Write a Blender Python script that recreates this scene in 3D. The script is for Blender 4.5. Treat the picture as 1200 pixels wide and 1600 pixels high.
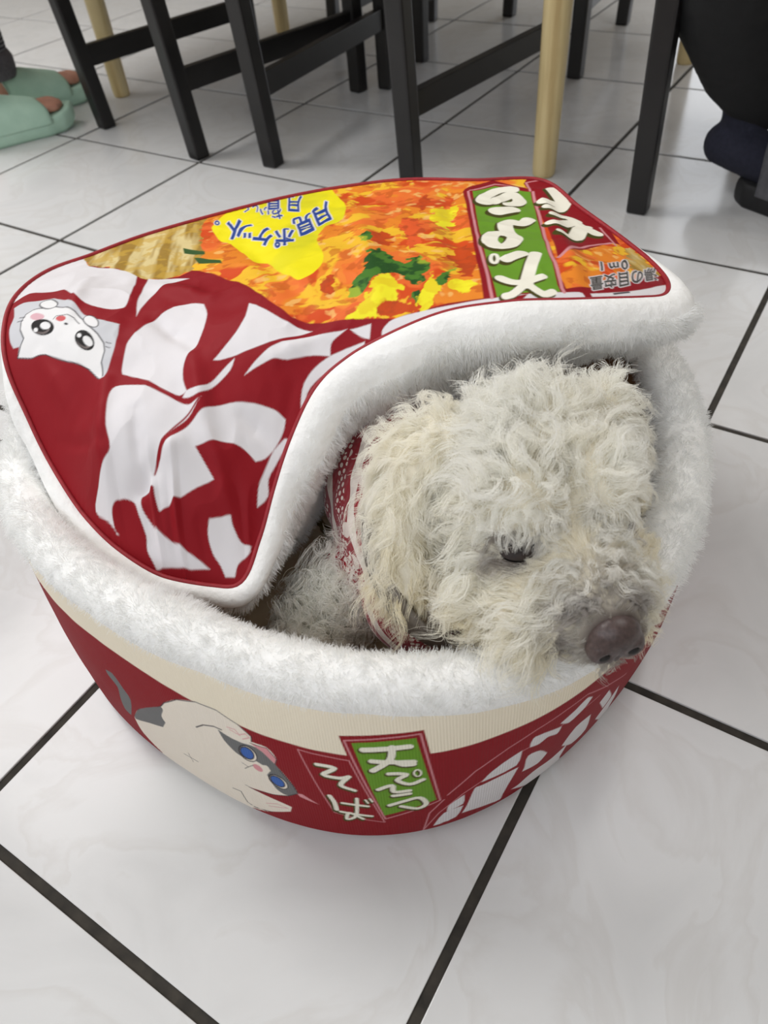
import bpy, bmesh, math, random
import numpy as np
from mathutils import Vector, Matrix, Euler

# ------------------------------------------------------------------ camera, light, exposure
SC = bpy.context.scene
for _o in list(bpy.data.objects):
    bpy.data.objects.remove(_o)
COL = SC.collection
_cam = bpy.data.cameras.new('camera'); CAM = bpy.data.objects.new('camera', _cam); COL.objects.link(CAM)
_cam.sensor_fit = 'VERTICAL'; _cam.sensor_height = 36.0; _cam.lens = 25.784; _cam.clip_start = 0.02
_cam.dof.use_dof = True; _cam.dof.focus_distance = 0.60; _cam.dof.aperture_fstop = 8.6
_M = Matrix(((0.849157, -0.339798, 0.404313, 1.66757), (0.523786, 0.639927, -0.562265, -1.19485),
             (-0.067675, 0.689225, 0.72138, 0.61011), (0, 0, 0, 1)))
CAM.matrix_world = _M
SC.camera = CAM
SC.view_settings.view_transform = 'Standard'; SC.view_settings.look = 'None'
SC.view_settings.gamma = 1.0; SC.view_settings.use_curve_mapping = False
SC.view_settings.exposure = 0.25
W = bpy.data.worlds.new('daylight'); SC.world = W; W.use_nodes = True
W.node_tree.nodes['Background'].inputs[0].default_value = (0.75, 0.85, 1.0, 1)
W.node_tree.nodes['Background'].inputs[1].default_value = 1.0
def area_light(name, loc, rot, sx, sy, power, col):
    l = bpy.data.lights.new(name, 'AREA'); l.shape = 'RECTANGLE'; l.size = sx; l.size_y = sy
    l.energy = power; l.color = col
    o = bpy.data.objects.new(name, l); COL.objects.link(o); o.location = loc; o.rotation_euler = rot
    return o
# daylight entering by the windows of the room (behind the camera, at the left, and the glass door at the far end)
area_light('window_daylight_back', (1.2, -1.93, 1.45), (math.radians(90), 0, 0), 2.6, 1.5, 12, (1.0, 0.985, 0.96))
area_light('window_daylight_side', (-2.72, -0.9, 1.5), (0, math.radians(-90), 0), 1.3, 1.8, 1, (0.97, 0.985, 1.0))
area_light('door_daylight_far', (1.2, 3.52, 1.15), (math.radians(-90), 0, 0), 1.5, 1.9, 13, (1.0, 0.99, 0.97))
area_light('ceiling_lamp', (-0.8, -0.55, 2.56), (0, 0, 0), 1.3, 1.1, 54, (1.0, 0.985, 0.965))
area_light('fill_light_right', (2.1, 0.5, 2.56), (0, 0, 0), 1.3, 1.1, 18, (1.0, 0.985, 0.965))  # added fill light, no known lamp there; brightens the bed's right rim
SC.cycles.max_bounces = 12; SC.cycles.diffuse_bounces = 5

# ------------------------------------------------------------------ helpers
def lin(c):
    c = np.asarray(c, float)/255.0
    return np.where(c <= 0.04045, c/12.92, ((c+0.055)/1.055)**2.4)
def rgba(c):
    l = lin(c); return (float(l[0]), float(l[1]), float(l[2]), 1.0)
class NT:
    def __init__(s, name):
        s.m = bpy.data.materials.new(name); s.m.use_nodes = True; s.t = s.m.node_tree; s.n = s.t.nodes
        s.b = s.n['Principled BSDF']; s.out = s.n['Material Output']
    def new(s, typ, **kw):
        n = s.n.new(typ)
        for k, v in kw.items():
            if isinstance(k, str) and hasattr(n, k): setattr(n, k, v)
        return n
    def link(s, a, b): s.t.links.new(a, b)
    def noise(s, scale, detail=4, coord='Object', rough=0.55, dist=0.0):
        tc = s.new('ShaderNodeTexCoord'); n = s.new('ShaderNodeTexNoise')
        n.inputs['Scale'].default_value = scale; n.inputs['Detail'].default_value = detail
        n.inputs['Roughness'].default_value = rough; n.inputs['Distortion'].default_value = dist
        s.link(tc.outputs[coord], n.inputs['Vector']); return n.outputs['Fac']
    def ramp(s, fac, stops):
        r = s.new('ShaderNodeValToRGB'); e = r.color_ramp.elements
        while len(e) < len(stops): e.new(0.5)
        for i, (p, c) in enumerate(stops):
            e[i].position = p; e[i].color = rgba(c)
        s.link(fac, r.inputs['Fac']); return r.outputs['Color']
    def bump(s, fac, strength, dist=0.002):
        b = s.new('ShaderNodeBump'); b.inputs['Strength'].default_value = strength; b.inputs['Distance'].default_value = dist
        s.link(fac, b.inputs['Height']); s.link(b.outputs['Normal'], s.b.inputs['Normal']); return b
    def set(s, **kw):
        for k, v in kw.items():
            s.b.inputs[k.replace('_', ' ')].default_value = v
        return s
def simple(name, c1, c2, rough, scale=40, bump=0.1, bdist=0.001, sheen=0.0):
    t = NT(name); f = t.noise(scale)
    t.link(t.ramp(f, [(0.3, c1), (0.7, c2)]), t.b.inputs['Base Color'])
    t.set(Roughness=rough, Sheen_Weight=sheen)
    if bump: t.bump(f, bump, bdist)
    return t.m
def link(o, parent=None):
    COL.objects.link(o)
    if parent is not None: o.parent = parent
    return o
def mesh_obj(name, V, F, mat, parent=None, smooth=True):
    me = bpy.data.meshes.new(name); me.from_pydata([tuple(map(float, v)) for v in V], [], [tuple(map(int, f)) for f in F])
    if smooth: me.polygons.foreach_set('use_smooth', [True]*len(me.polygons))
    me.materials.append(mat); me.update()
    return link(bpy.data.objects.new(name, me), parent)
def np_mesh(name, V, Q, mat, parent=None):
    """fast quad mesh from numpy arrays"""
    V = np.ascontiguousarray(V, np.float32); Q = np.ascontiguousarray(Q, np.int32)
    me = bpy.data.meshes.new(name); me.vertices.add(len(V)); me.vertices.foreach_set('co', V.ravel())
    k = Q.shape[1]
    me.loops.add(Q.size); me.loops.foreach_set('vertex_index', Q.ravel())
    me.polygons.add(len(Q)); me.polygons.foreach_set('loop_start', np.arange(0, Q.size, k, dtype=np.int32))
    me.polygons.foreach_set('use_smooth', np.ones(len(Q), bool))
    me.update(calc_edges=True); me.validate()
    me.materials.append(mat)
    return link(bpy.data.objects.new(name, me), parent)
def bm_obj(name, bm, mat, parent=None, smooth=False):
    me = bpy.data.meshes.new(name); bm.to_mesh(me); bm.free()
    if smooth: me.polygons.foreach_set('use_smooth', [True]*len(me.polygons))
    me.materials.append(mat)
    return link(bpy.data.objects.new(name, me), parent)
def bm_box(bm, lo, hi, bev=0.0, mat=None):
    r = bmesh.ops.create_cube(bm, size=1.0); vs = r['verts']
    lo, hi = Vector(lo), Vector(hi)
    for v in vs:
        v.co = Vector((lo[i]+(v.co[i]+0.5)*(hi[i]-lo[i]) for i in range(3)))
    if bev:
        es = list({e for v in vs for e in v.link_edges})
        bmesh.ops.bevel(bm, geom=es, offset=bev, segments=2, affect='EDGES', profile=0.6)
def bm_bar(bm, a, b, w, h, bev=0.0):
    """rectangular bar from a to b: w across, h upwards"""
    a, b = Vector(a), Vector(b); d = (b-a); L = d.length; d.normalize()
    up = Vector((0, 0, 1)) if abs(d.z) < 0.9 else Vector((0, 1, 0))
    s = d.cross(up).normalized(); u = s.cross(d)
    r = bmesh.ops.create_cube(bm, size=1.0); vs = r['verts']
    if bev:
        for v in vs: v.co = Vector((v.co.x*L, v.co.y*w, v.co.z*h))
        es = list({e for v in vs for e in v.link_edges})
        res = bmesh.ops.bevel(bm, geom=es, offset=bev, segments=2, affect='EDGES', profile=0.6)
        vs = list({v for f in res['faces'] for v in f.verts} | {v for v in vs if v.is_valid})
        for v in vs: v.co = a+d*(v.co.x+L/2)+s*v.co.y+u*v.co.z
    else:
        for v in vs: v.co = a+d*((v.co.x+0.5)*L)+s*v.co.y*w+u*v.co.z*h
def lathe(name, prof, mat, parent=None, n=40, loc=(0, 0, 0)):
    V = []; F = []
    for r, z in prof:
        for i in range(n):
            a = 2*math.pi*i/n; V.append((loc[0]+r*math.cos(a), loc[1]+r*math.sin(a), loc[2]+z))
    for j in range(len(prof)-1):
        for i in range(n):
            F.append((j*n+i, j*n+(i+1) % n, (j+1)*n+(i+1) % n, (j+1)*n+i))
    F.append(tuple(range(n-1, -1, -1))); F.append(tuple((len(prof)-1)*n+i for i in range(n)))
    return mesh_obj(name, V, F, mat, parent)
def tube(name, P, rad, mat, parent=None, n=10, closed=False, flat=1.0):
    P = np.asarray(P, float); m = len(P); rad = np.broadcast_to(np.asarray(rad, float), (m,))
    if closed: T = np.roll(P, -1, 0)-np.roll(P, 1, 0)
    else: T = np.gradient(P, axis=0)
    T /= np.linalg.norm(T, axis=1)[:, None]
    up = np.array([0, 0, 1.0]); N = np.cross(T, up); bad = np.linalg.norm(N, axis=1) < 0.05; N[bad] = np.cross(T[bad], [0, 1, 0])
    N /= np.linalg.norm(N, axis=1)[:, None]; B = np.cross(N, T)
    a = np.linspace(0, 2*np.pi, n, endpoint=False)
    V = P[:, None]+rad[:, None, None]*(np.cos(a)[None, :, None]*N[:, None]+flat*np.sin(a)[None, :, None]*B[:, None])
    V = V.reshape(-1, 3); F = []
    for j in range(m if closed else m-1):
        k = (j+1) % m
        for i in range(n): F.append((j*n+i, j*n+(i+1) % n, k*n+(i+1) % n, k*n+i))
    if not closed:
        F.append(tuple(range(n-1, -1, -1))); F.append(tuple((m-1)*n+i for i in range(n)))
    return mesh_obj(name, V, F, mat, parent)
def empty(name, loc, rz=0.0):
    o = bpy.data.objects.new(name, None); COL.objects.link(o); o.location = loc; o.rotation_euler = (0, 0, rz)
    o.empty_display_size = 0.05; return o
def tag(o, label=None, cat=None, group=None, kind=None):
    if label: o['label'] = label
    if cat: o['category'] = cat
    if group: o['group'] = group
    if kind: o['kind'] = kind
    return o
def copy_tree(o, parent=None):
    c = o.copy(); COL.objects.link(c); c.parent = parent
    for ch in [x for x in bpy.data.objects if x.parent == o]: copy_tree(ch, c)
    return c
# value noise on numpy points ------------------------------------------------
def _hash(ix, iy, iz, seed):
    h = (ix.astype(np.int64)*374761393 + iy.astype(np.int64)*668265263 + iz.astype(np.int64)*2147483647 + seed*1274126177) & 0xffffffff
    h = ((h ^ (h >> 13))*1274126177) & 0xffffffff
    return ((h ^ (h >> 16)) & 0xffff)/65535.0
def vnoise(P, seed=0):
    P = np.asarray(P, float)
    if P.shape[1] == 2: P = np.c_[P, np.zeros(len(P))]
    i = np.floor(P); f = P-i; f = f*f*(3-2*f); i = i.astype(np.int64); out = 0
    for a in (0, 1):
        for b in (0, 1):
            for c in (0, 1):
                w = (f[:, 0] if a else 1-f[:, 0])*(f[:, 1] if b else 1-f[:, 1])*(f[:, 2] if c else 1-f[:, 2])
                out = out + w*_hash(i[:, 0]+a, i[:, 1]+b, i[:, 2]+c, seed)
    return out
def fbm(P, oct=4, seed=0):
    P = np.asarray(P, float); s = 0; a = 0.5; t = 0
    for k in range(oct):
        s = s+a*vnoise(P*(2**k)+17.3*k, seed+k); t += a; a *= 0.5
    return s/t
# hair -----------------------------------------------------------------------
def hair(name, P, rad, mat, parent=None, tint=None):
    """P: (n, k, 3) strand points"""
    n, k = P.shape[:2]
    cu = bpy.data.hair_curves.new(name); cu.add_curves([k]*n)
    cu.attributes['position'].data.foreach_set('vector', np.ascontiguousarray(P, np.float32).ravel())
    ra = cu.attributes.get('radius') or cu.attributes.new('radius', 'FLOAT', 'POINT')
    r = np.broadcast_to(np.asarray(rad, np.float32), (n, k)); ra.data.foreach_set('value', np.ascontiguousarray(r).ravel())
    if tint is not None:
        at = cu.attributes.new('tint', 'FLOAT_COLOR', 'CURVE')
        at.data.foreach_set('color', np.ascontiguousarray(np.c_[tint, np.ones(n)], np.float32).ravel())
    cu.materials.append(mat)
    o = link(bpy.data.objects.new(name, cu), parent); o['kind'] = 'stuff'
    return o
def tri_sample(me, n, rng, weight=None):
    me.calc_loop_triangles()
    T = np.empty(len(me.loop_triangles)*3, np.int32); me.loop_triangles.foreach_get('vertices', T); T = T.reshape(-1, 3)
    V = np.empty(len(me.vertices)*3, np.float32); me.vertices.foreach_get('co', V); V = V.reshape(-1, 3).astype(float)
    N = np.empty(len(me.vertices)*3, np.float32); me.vertices.foreach_get('normal', N); N = N.reshape(-1, 3).astype(float)
    a, b, c = V[T[:, 0]], V[T[:, 1]], V[T[:, 2]]
    A = np.linalg.norm(np.cross(b-a, c-a), axis=1)
    if weight is not None: A = A*weight((a+b+c)/3)
    idx = rng.choice(len(T), n, p=A/A.sum())
    u = rng.random(n); v = rng.random(n); m = u+v > 1; u[m] = 1-u[m]; v[m] = 1-v[m]
    P = a[idx]+(b-a)[idx]*u[:, None]+(c-a)[idx]*v[:, None]
    t = T[idx]; w = (1-u-v)
    Nn = N[t[:, 0]]*w[:, None]+N[t[:, 1]]*u[:, None]+N[t[:, 2]]*v[:, None]
    Nn /= np.linalg.norm(Nn, axis=1)[:, None]+1e-9
    return P, Nn
def unit(v): return v/(np.linalg.norm(v, axis=-1, keepdims=True)+1e-9)
def hair_mat(name, col, trans=0.35, rough=0.6):
    t = NT(name); t.n.remove(t.b)
    at = t.new('ShaderNodeAttribute'); at.attribute_name = 'tint'
    mx = t.new('ShaderNodeMix'); mx.data_type = 'RGBA'; mx.blend_type = 'MULTIPLY'; mx.inputs[0].default_value = 1.0
    mx.inputs[6].default_value = rgba(col); t.link(at.outputs['Color'], mx.inputs[7])
    d = t.new('ShaderNodeBsdfDiffuse'); tr = t.new('ShaderNodeBsdfTranslucent'); g = t.new('ShaderNodeBsdfGlossy')
    g.inputs['Roughness'].default_value = 0.45
    t.link(mx.outputs[2], d.inputs['Color']); t.link(mx.outputs[2], tr.inputs['Color'])
    m1 = t.new('ShaderNodeMixShader'); m1.inputs[0].default_value = trans
    t.link(d.outputs[0], m1.inputs[1]); t.link(tr.outputs[0], m1.inputs[2])
    m2 = t.new('ShaderNodeMixShader'); m2.inputs[0].default_value = 0.05
    t.link(m1.outputs[0], m2.inputs[1]); t.link(g.outputs[0], m2.inputs[2])
    t.link(m2.outputs[0], t.out.inputs['Surface'])
    return t.m
_US = {}
def unit_sphere(seg):
    if seg not in _US:
        rings = seg//2+1; V = [(0, 0, 1.0)]; F = []
        for j in range(1, rings):
            for i in range(seg):
                a, b = math.pi*j/rings, 2*math.pi*i/seg; V.append((math.sin(a)*math.cos(b), math.sin(a)*math.sin(b), math.cos(a)))
        V.append((0, 0, -1.0)); n = len(V)-1
        for i in range(seg): F.append((0, 1+i, 1+(i+1) % seg)); F.append((n, n-seg+(i+1) % seg, n-seg+i))
        for j in range(rings-2):
            for i in range(seg):
                a, b = 1+j*seg+i, 1+j*seg+(i+1) % seg; F.append((a, a+seg, b+seg)); F.append((a, b+seg, b))
        _US[seg] = (np.array(V), np.array(F, np.int32))
    return _US[seg]
class Forms:
    """overlapping rounded forms that are later fused into one continuous skin"""
    def __init__(s): s.V = []; s.F = []; s.n = 0
    def add(s, V, F): s.V.append(V); s.F.append(F+s.n); s.n += len(V)
    def mesh(s, name, mat=None):
        V = np.concatenate(s.V); F = np.concatenate(s.F)
        me = bpy.data.meshes.new(name); me.vertices.add(len(V)); me.vertices.foreach_set('co', V.astype(np.float32).ravel())
        me.loops.add(F.size); me.loops.foreach_set('vertex_index', F.astype(np.int32).ravel())
        me.polygons.add(len(F)); me.polygons.foreach_set('loop_start', np.arange(0, F.size, 3, dtype=np.int32))
        me.polygons.foreach_set('use_smooth', np.ones(len(F), bool)); me.update(calc_edges=True)
        if mat: me.materials.append(mat)
        return me
def remesh(fm, voxel, smooth=4):
    """one continuous skin around overlapping forms"""
    o = bpy.data.objects.new('tmp', fm.mesh('tmp')); COL.objects.link(o)
    m = o.modifiers.new('r', 'REMESH'); m.mode = 'VOXEL'; m.voxel_size = voxel; m.use_smooth_shade = True
    if smooth:
        s = o.modifiers.new('s', 'SMOOTH'); s.iterations = smooth; s.factor = 0.5
    dg = bpy.context.evaluated_depsgraph_get(); dg.update()
    out = bpy.data.meshes.new_from_object(o.evaluated_get(dg)); bpy.data.objects.remove(o)
    out.polygons.foreach_set('use_smooth', [True]*len(out.polygons)); out.materials.clear()
    return out
def blob(fm, c, r, rot=None, seg=18):
    r = (r, r, r) if np.isscalar(r) else r
    V, F = unit_sphere(seg); V = V*np.array(r)
    if rot is not None: V = V@np.array(rot).T
    fm.add(V+np.array(c), F)
def limb(fm, P, R, step=0.4):
    """overlapping balls along a tapering path"""
    P = [Vector(p) for p in P]
    for a, b, ra, rb in zip(P[:-1], P[1:], R[:-1], R[1:]):
        L = (b-a).length; n = max(2, int(L/(step*min(ra, rb)))+1)
        for i in range(n+1):
            t = i/n; blob(fm, a.lerp(b, t), ra+(rb-ra)*t, seg=14)
def form_obj(name, fm, mat, parent=None): return link(bpy.data.objects.new(name, fm.mesh(name, mat)), parent)
# ---- fabric data in millimetres: rim and lid shape, printed artwork on the lid and on the side wall
R_TOP = [0.2982,-0.0002,0.0084,0.0036,0.0093,-0.003,-0.0151]
R_BOT = [0.2911,-0.0007,-0.0045,-0.0014,0.002,0.0014,-0.0009,-0.0034,0.0011,0.0009,0.0043]
LE = [[-265.6,-130.7,285.0],[-303.8,-85.2,287.0],[-317.1,-40.0,285.0],[-304.4,0.8,284.0],[-285.8,52.7,284.0],[-248.9,118.5,284.0],[-199.6,186.5,285.0],[-143.0,237.7,287.0],[-97.3,267.9,288.0],[-33.6,292.0,288.0],[28.7,322.7,286.0],[87.4,279.7,285.0],[157.4,221.9,287.0],[197.3,176.4,292.0],[212.7,134.5,300.0],[200.7,105.4,308.0],[165.1,63.2,320.0],[127.6,33.4,325.0],[87.9,9.4,320.0],[56.3,-21.2,310.0],[32.9,-44.2,297.0],[18.3,-68.6,282.0],[14.7,-102.4,258.0],[14.9,-132.0,230.0],[17.7,-161.8,203.0],[18.4,-190.1,182.0],[-3.0,-202.4,178.0],[-42.5,-215.5,182.0],[-86.6,-215.8,192.0],[-126.2,-207.9,203.0],[-174.4,-189.9,222.0],[-209.2,-172.5,245.0],[-238.3,-155.6,270.0]]
LI = [[-21.2,0.0,318.0],[16.7,85.9,318.0],[-111.3,-58.3,298.0],[-116.3,-132.8,282.0],[-52.8,-178.3,246.0],[-32.2,-120.2,272.0],[-15.2,-171.7,224.0],[-19.9,-73.5,298.0],[91.9,110.8,322.0],[138.2,132.5,316.0],[-172.4,-131.9,288.0],[-110.2,-183.0,258.0],[-54.7,106.2,312.0],[-136.2,39.4,302.0],[-182.6,-21.7,297.0]]
FOLDS = [[-170.0,-179.1,-105.0,-178.9,4.0,-4.0],[-134.3,-139.9,-87.0,-212.8,7.2,6.4],[-74.0,-191.9,-56.5,-169.9,6.4,-8.0],[-56.5,-169.9,-47.9,-151.7,6.4,4.8],[-91.2,-151.9,-65.6,-186.4,5.6,-4.8],[-78.8,-95.8,-30.2,-142.1,8.0,6.4],[-141.8,-71.7,-88.1,-84.7,7.2,-4.8],[-61.4,-195.8,-45.6,-214.7,4.8,-6.4],[-47.1,-187.4,-37.6,-208.6,4.8,4.8],[-20.9,-182.2,-4.5,-198.6,4.0,-4.8],[-23.3,-145.3,8.1,-173.3,6.4,5.6],[-20.4,-112.3,1.7,-113.9,5.6,-4.8],[-15.9,-71.0,12.8,-34.1,6.4,4.8],[3.6,-76.4,11.4,-111.8,4.8,-4.8],[-173.2,-31.2,-111.8,-32.6,9.6,6.4],[-92.1,161.6,31.8,1.4,11.2,4.8],[-158.5,65.2,-17.9,-22.8,9.6,-4.8],[-41.9,250.9,89.1,27.2,9.6,-4.0],[42.5,298.6,161.3,78.6,8.0,4.8],[-241.7,-50.1,-205.3,-104.2,6.4,4.0],[-213.7,-140.2,-160.9,-161.8,7.2,4.8]]
BEIGE = [0.14964,0.00764,0.00012,0.00493,-0.00122,0.01339,0.00659]
LID = [["poly","food",[[-305.5,-59.8],[-301.2,-13.7],[-272.1,-23.8],[-239.7,-18.2],[-209.2,-23.0],[-188.4,-15.9],[-172.7,-7.5],[-169.6,6.0],[-130.7,1.9],[-95.0,-9.3],[-56.9,-26.2],[-26.5,-37.0],[-9.7,-35.3],[17.8,-23.2],[53.0,-10.7],[69.2,4.4],[84.3,16.2],[117.0,34.1],[150.1,64.8],[168.6,86.4],[186.5,125.3],[196.9,167.7],[216.0,205.7],[190.0,261.0],[59.0,379.8],[-15.4,380.7],[-164.6,324.7],[-317.2,163.3]],0],
["poly","batter",[[-305.5,-59.8],[-301.2,-13.7],[-272.1,-23.8],[-239.7,-18.2],[-209.2,-23.0],[-188.4,-15.9],[-172.7,-7.5],[-171.6,8.1],[-180.3,33.1],[-234.2,85.1],[-260.2,131.0],[-340.8,87.0]],0],
["poly","chive",[[-217.0,43.5],[-187.4,42.5],[-181.7,36.4],[-206.9,34.3]],0],
["poly","chive",[[-189.2,29.0],[-153.6,27.7],[-146.8,22.3],[-173.5,18.8]],0],
["poly","yellow",[[-226.4,94.2],[-229.0,99.5],[-234.5,111.4],[-238.3,122.2],[-239.5,131.4],[-239.5,140.8],[-238.6,149.3],[-237.3,160.8],[-234.9,173.5],[-230.0,183.5],[-217.7,192.6],[-201.1,200.7],[-187.7,207.4],[-180.2,213.7],[-173.2,221.0],[-170.2,224.4],[-164.7,219.4],[-151.8,207.6],[-139.7,196.3],[-131.4,189.1],[-122.8,181.6],[-114.6,172.6],[-105.5,160.0],[-96.3,145.4],[-90.7,133.6],[-90.2,124.4],[-92.7,116.5],[-93.3,108.0],[-90.8,98.6],[-86.4,87.8],[-80.1,77.2],[-70.3,66.2],[-58.5,55.2],[-49.9,45.9],[-45.3,37.8],[-42.7,30.3],[-41.5,24.1],[-41.5,19.3],[-42.7,15.2],[-44.0,12.0],[-45.1,9.6],[-46.5,7.5],[-48.7,6.6],[-52.2,7.4],[-56.6,9.4],[-61.1,11.4],[-66.4,13.5],[-72.6,16.0],[-78.9,18.9],[-86.4,23.3],[-94.7,28.5],[-102.1,32.2],[-107.4,32.3],[-112.0,30.7],[-117.4,31.1],[-125.2,35.5],[-134.6,42.3],[-143.9,48.4],[-155.6,54.5],[-168.9,60.8],[-180.7,66.3],[-189.6,70.5],[-199.0,75.0],[-207.3,79.5],[-214.8,84.8],[-222.8,91.2]],0],
["poly","leaf",[[-15.0,61.0],[-5.8,66.4],[4.6,64.8],[21.2,52.6],[28.6,51.5],[24.8,64.3],[25.4,76.2],[48.4,53.9],[51.5,35.9],[54.5,25.6],[45.2,27.0],[29.3,34.3],[21.8,32.1],[16.9,18.5],[18.2,4.5],[14.0,-0.6],[8.8,-4.0],[0.6,13.5],[2.5,31.6]],0],
["poly","leaf",[[61.9,32.2],[66.0,45.1],[61.4,66.9],[68.3,56.4],[72.6,35.5],[67.2,27.6]],0],
["poly","leaf",[[-41.7,85.4],[-36.9,97.3],[-22.9,80.7],[-25.0,74.0]],0],
["poly","leaf",[[52.7,18.9],[62.7,18.4],[68.8,10.0],[63.8,6.6],[56.0,10.7]],0],
["poly","lemon",[[18.0,16.6],[23.0,32.5],[35.4,24.1],[45.5,16.6],[48.6,6.5],[42.0,1.0],[38.3,-9.5],[39.9,-14.7],[18.5,-22.0],[19.3,-9.1],[23.2,-1.2]],0],
["poly","lemon",[[55.1,41.9],[53.8,46.8],[61.9,32.2],[73.7,25.8],[74.0,10.3],[66.3,-0.3],[61.5,5.8],[59.2,17.2],[57.2,30.7]],0],
["poly","lemon",[[75.4,43.1],[87.0,46.7],[96.6,33.3],[92.2,26.4],[80.6,28.1],[73.7,35.9]],0],
["poly","lemon",[[-21.6,181.5],[-18.9,195.4],[-7.0,208.6],[8.0,173.6],[13.7,147.6],[6.1,143.8],[-8.6,158.3]],0],
["poly","rust",[[33.5,-6.3],[41.5,1.7],[60.4,7.9],[64.8,-2.4],[54.7,-8.8],[42.8,-12.5]],0],
["poly","rust",[[-25.2,5.7],[-24.4,18.3],[-17.6,17.6],[-6.8,0.4],[-12.7,-5.7],[-18.8,-3.5]],0],
["poly","rust",[[46.4,89.4],[48.1,111.8],[61.8,102.3],[86.1,62.0],[86.1,51.2],[75.6,53.1],[59.8,69.8]],0],
["poly","rust",[[-34.5,96.2],[-35.6,113.6],[-15.7,100.3],[-6.3,79.9],[-17.6,75.0]],0],
["poly","rust",[[-53.6,215.8],[-54.4,233.5],[-35.2,205.8],[-25.6,173.3],[-40.8,190.6]],0],
["poly","salmon",[[-32.2,146.5],[-19.0,152.9],[2.1,122.1],[16.7,85.9],[15.6,77.2],[-4.9,101.2]],0],
["line","red",[[-168.9,-11.5],[-165.8,1.9],[-126.5,-2.9],[-91.3,-13.8],[-53.5,-30.6],[-24.6,-39.7],[-7.3,-37.2],[19.4,-25.9],[54.6,-13.5]],6.62],
["poly","white",[[-294.5,-98.0],[-351.4,-61.7],[-347.3,-57.0],[-339.6,-45.9],[-334.3,-34.8],[-332.2,-26.6],[-330.4,-17.7],[-327.2,-11.1],[-321.9,-7.5],[-314.3,-5.5],[-305.7,-6.1],[-294.7,-11.5],[-281.0,-20.1],[-270.4,-25.2],[-259.3,-24.9],[-248.5,-21.6],[-238.4,-19.4],[-227.1,-20.4],[-215.0,-22.4],[-209.8,-23.3],[-200.5,-34.2],[-183.2,-55.3],[-172.8,-69.2],[-171.3,-71.7],[-170.4,-74.1],[-170.7,-75.8],[-174.2,-78.1],[-179.7,-80.5],[-185.6,-82.3],[-192.0,-83.4],[-199.5,-84.1],[-206.8,-84.0],[-213.6,-83.0],[-221.4,-81.1],[-228.6,-79.2],[-234.1,-77.5],[-240.1,-75.6],[-245.3,-74.6],[-251.6,-75.2],[-258.6,-76.8],[-265.4,-78.3],[-272.8,-79.5],[-280.7,-80.8],[-286.8,-83.1],[-290.6,-88.5],[-293.4,-95.1]],0],
["poly","white",[[-199.7,-19.8],[-157.6,-9.4],[-160.0,-11.9],[-164.7,-18.1],[-167.7,-25.0],[-167.9,-31.7],[-166.8,-39.4],[-165.4,-46.7],[-163.9,-53.9],[-162.0,-61.3],[-160.3,-67.2],[-158.6,-71.1],[-156.4,-75.1],[-155.4,-76.8],[-157.9,-74.1],[-163.6,-67.8],[-169.1,-61.1],[-179.2,-47.3],[-192.9,-28.8]],0],
["poly","white",[[-140.0,-102.6],[-140.5,-98.4],[-140.4,-93.6],[-140.2,-88.9],[-140.1,-83.1],[-139.9,-76.6],[-139.5,-70.4],[-138.6,-64.5],[-137.2,-58.6],[-135.1,-53.6],[-132.0,-49.8],[-127.7,-46.7],[-123.4,-44.4],[-118.8,-43.1],[-113.4,-42.3],[-110.9,-42.1],[-108.5,-43.8],[-103.3,-47.7],[-98.8,-51.8],[-94.9,-56.9],[-91.1,-62.7],[-88.3,-68.1],[-86.0,-74.8],[-84.4,-82.2],[-83.0,-88.7],[-82.0,-94.0],[-80.9,-99.4],[-79.4,-104.1],[-77.3,-108.2],[-74.7,-112.1],[-72.0,-115.4],[-68.7,-118.2],[-65.2,-120.7],[-63.6,-121.6],[-64.2,-122.7],[-65.6,-125.0],[-67.4,-126.7],[-70.5,-127.5],[-74.6,-127.8],[-78.9,-127.9],[-84.8,-127.9],[-92.2,-127.5],[-99.9,-127.1],[-110.5,-126.9],[-121.0,-127.7],[-125.2,-128.4],[-125.9,-127.9],[-127.4,-126.6],[-128.5,-125.2],[-130.5,-121.6],[-132.9,-116.8],[-135.1,-112.4],[-136.9,-109.2],[-138.8,-105.9]],0],
["poly","white",[[-63.6,-121.6],[-61.4,-120.4],[-58.4,-119.4],[-55.9,-117.9],[-54.2,-115.9],[-52.9,-113.4],[-51.9,-110.8],[-50.7,-105.9],[-49.3,-99.7],[-47.9,-94.5],[-46.5,-90.5],[-44.7,-86.4],[-44.0,-84.6],[-43.5,-86.3],[-42.7,-90.0],[-42.7,-93.5],[-44.0,-98.1],[-46.0,-103.6],[-47.7,-108.4],[-48.5,-111.6],[-49.3,-114.9],[-50.3,-117.7],[-51.4,-120.0],[-52.9,-122.1],[-54.8,-123.8],[-58.2,-125.3],[-62.3,-126.5],[-64.2,-126.9],[-64.4,-125.9],[-64.3,-123.5]],0],
["poly","white",[[-67.6,-34.0],[-63.7,-35.0],[-55.2,-36.8],[-47.5,-38.4],[-41.1,-39.8],[-34.9,-41.0],[-29.3,-41.7],[-24.1,-41.9],[-19.0,-41.8],[-14.5,-41.4],[-9.7,-40.7],[-4.8,-39.8],[-2.7,-39.3],[-3.8,-40.5],[-6.3,-43.2],[-8.7,-45.9],[-12.3,-49.6],[-16.7,-54.2],[-20.8,-58.7],[-24.7,-63.2],[-28.8,-67.7],[-32.9,-71.7],[-36.5,-75.4],[-40.3,-79.1],[-43.9,-82.5],[-47.3,-85.3],[-50.9,-88.1],[-53.9,-90.3],[-55.9,-91.4],[-58.1,-92.4],[-59.0,-92.8],[-58.7,-91.5],[-57.8,-88.6],[-57.2,-85.8],[-56.3,-80.4],[-55.4,-73.4],[-55.1,-66.9],[-55.5,-61.6],[-56.5,-55.8],[-58.1,-50.2],[-61.2,-44.0],[-65.5,-37.2]],0],
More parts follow.
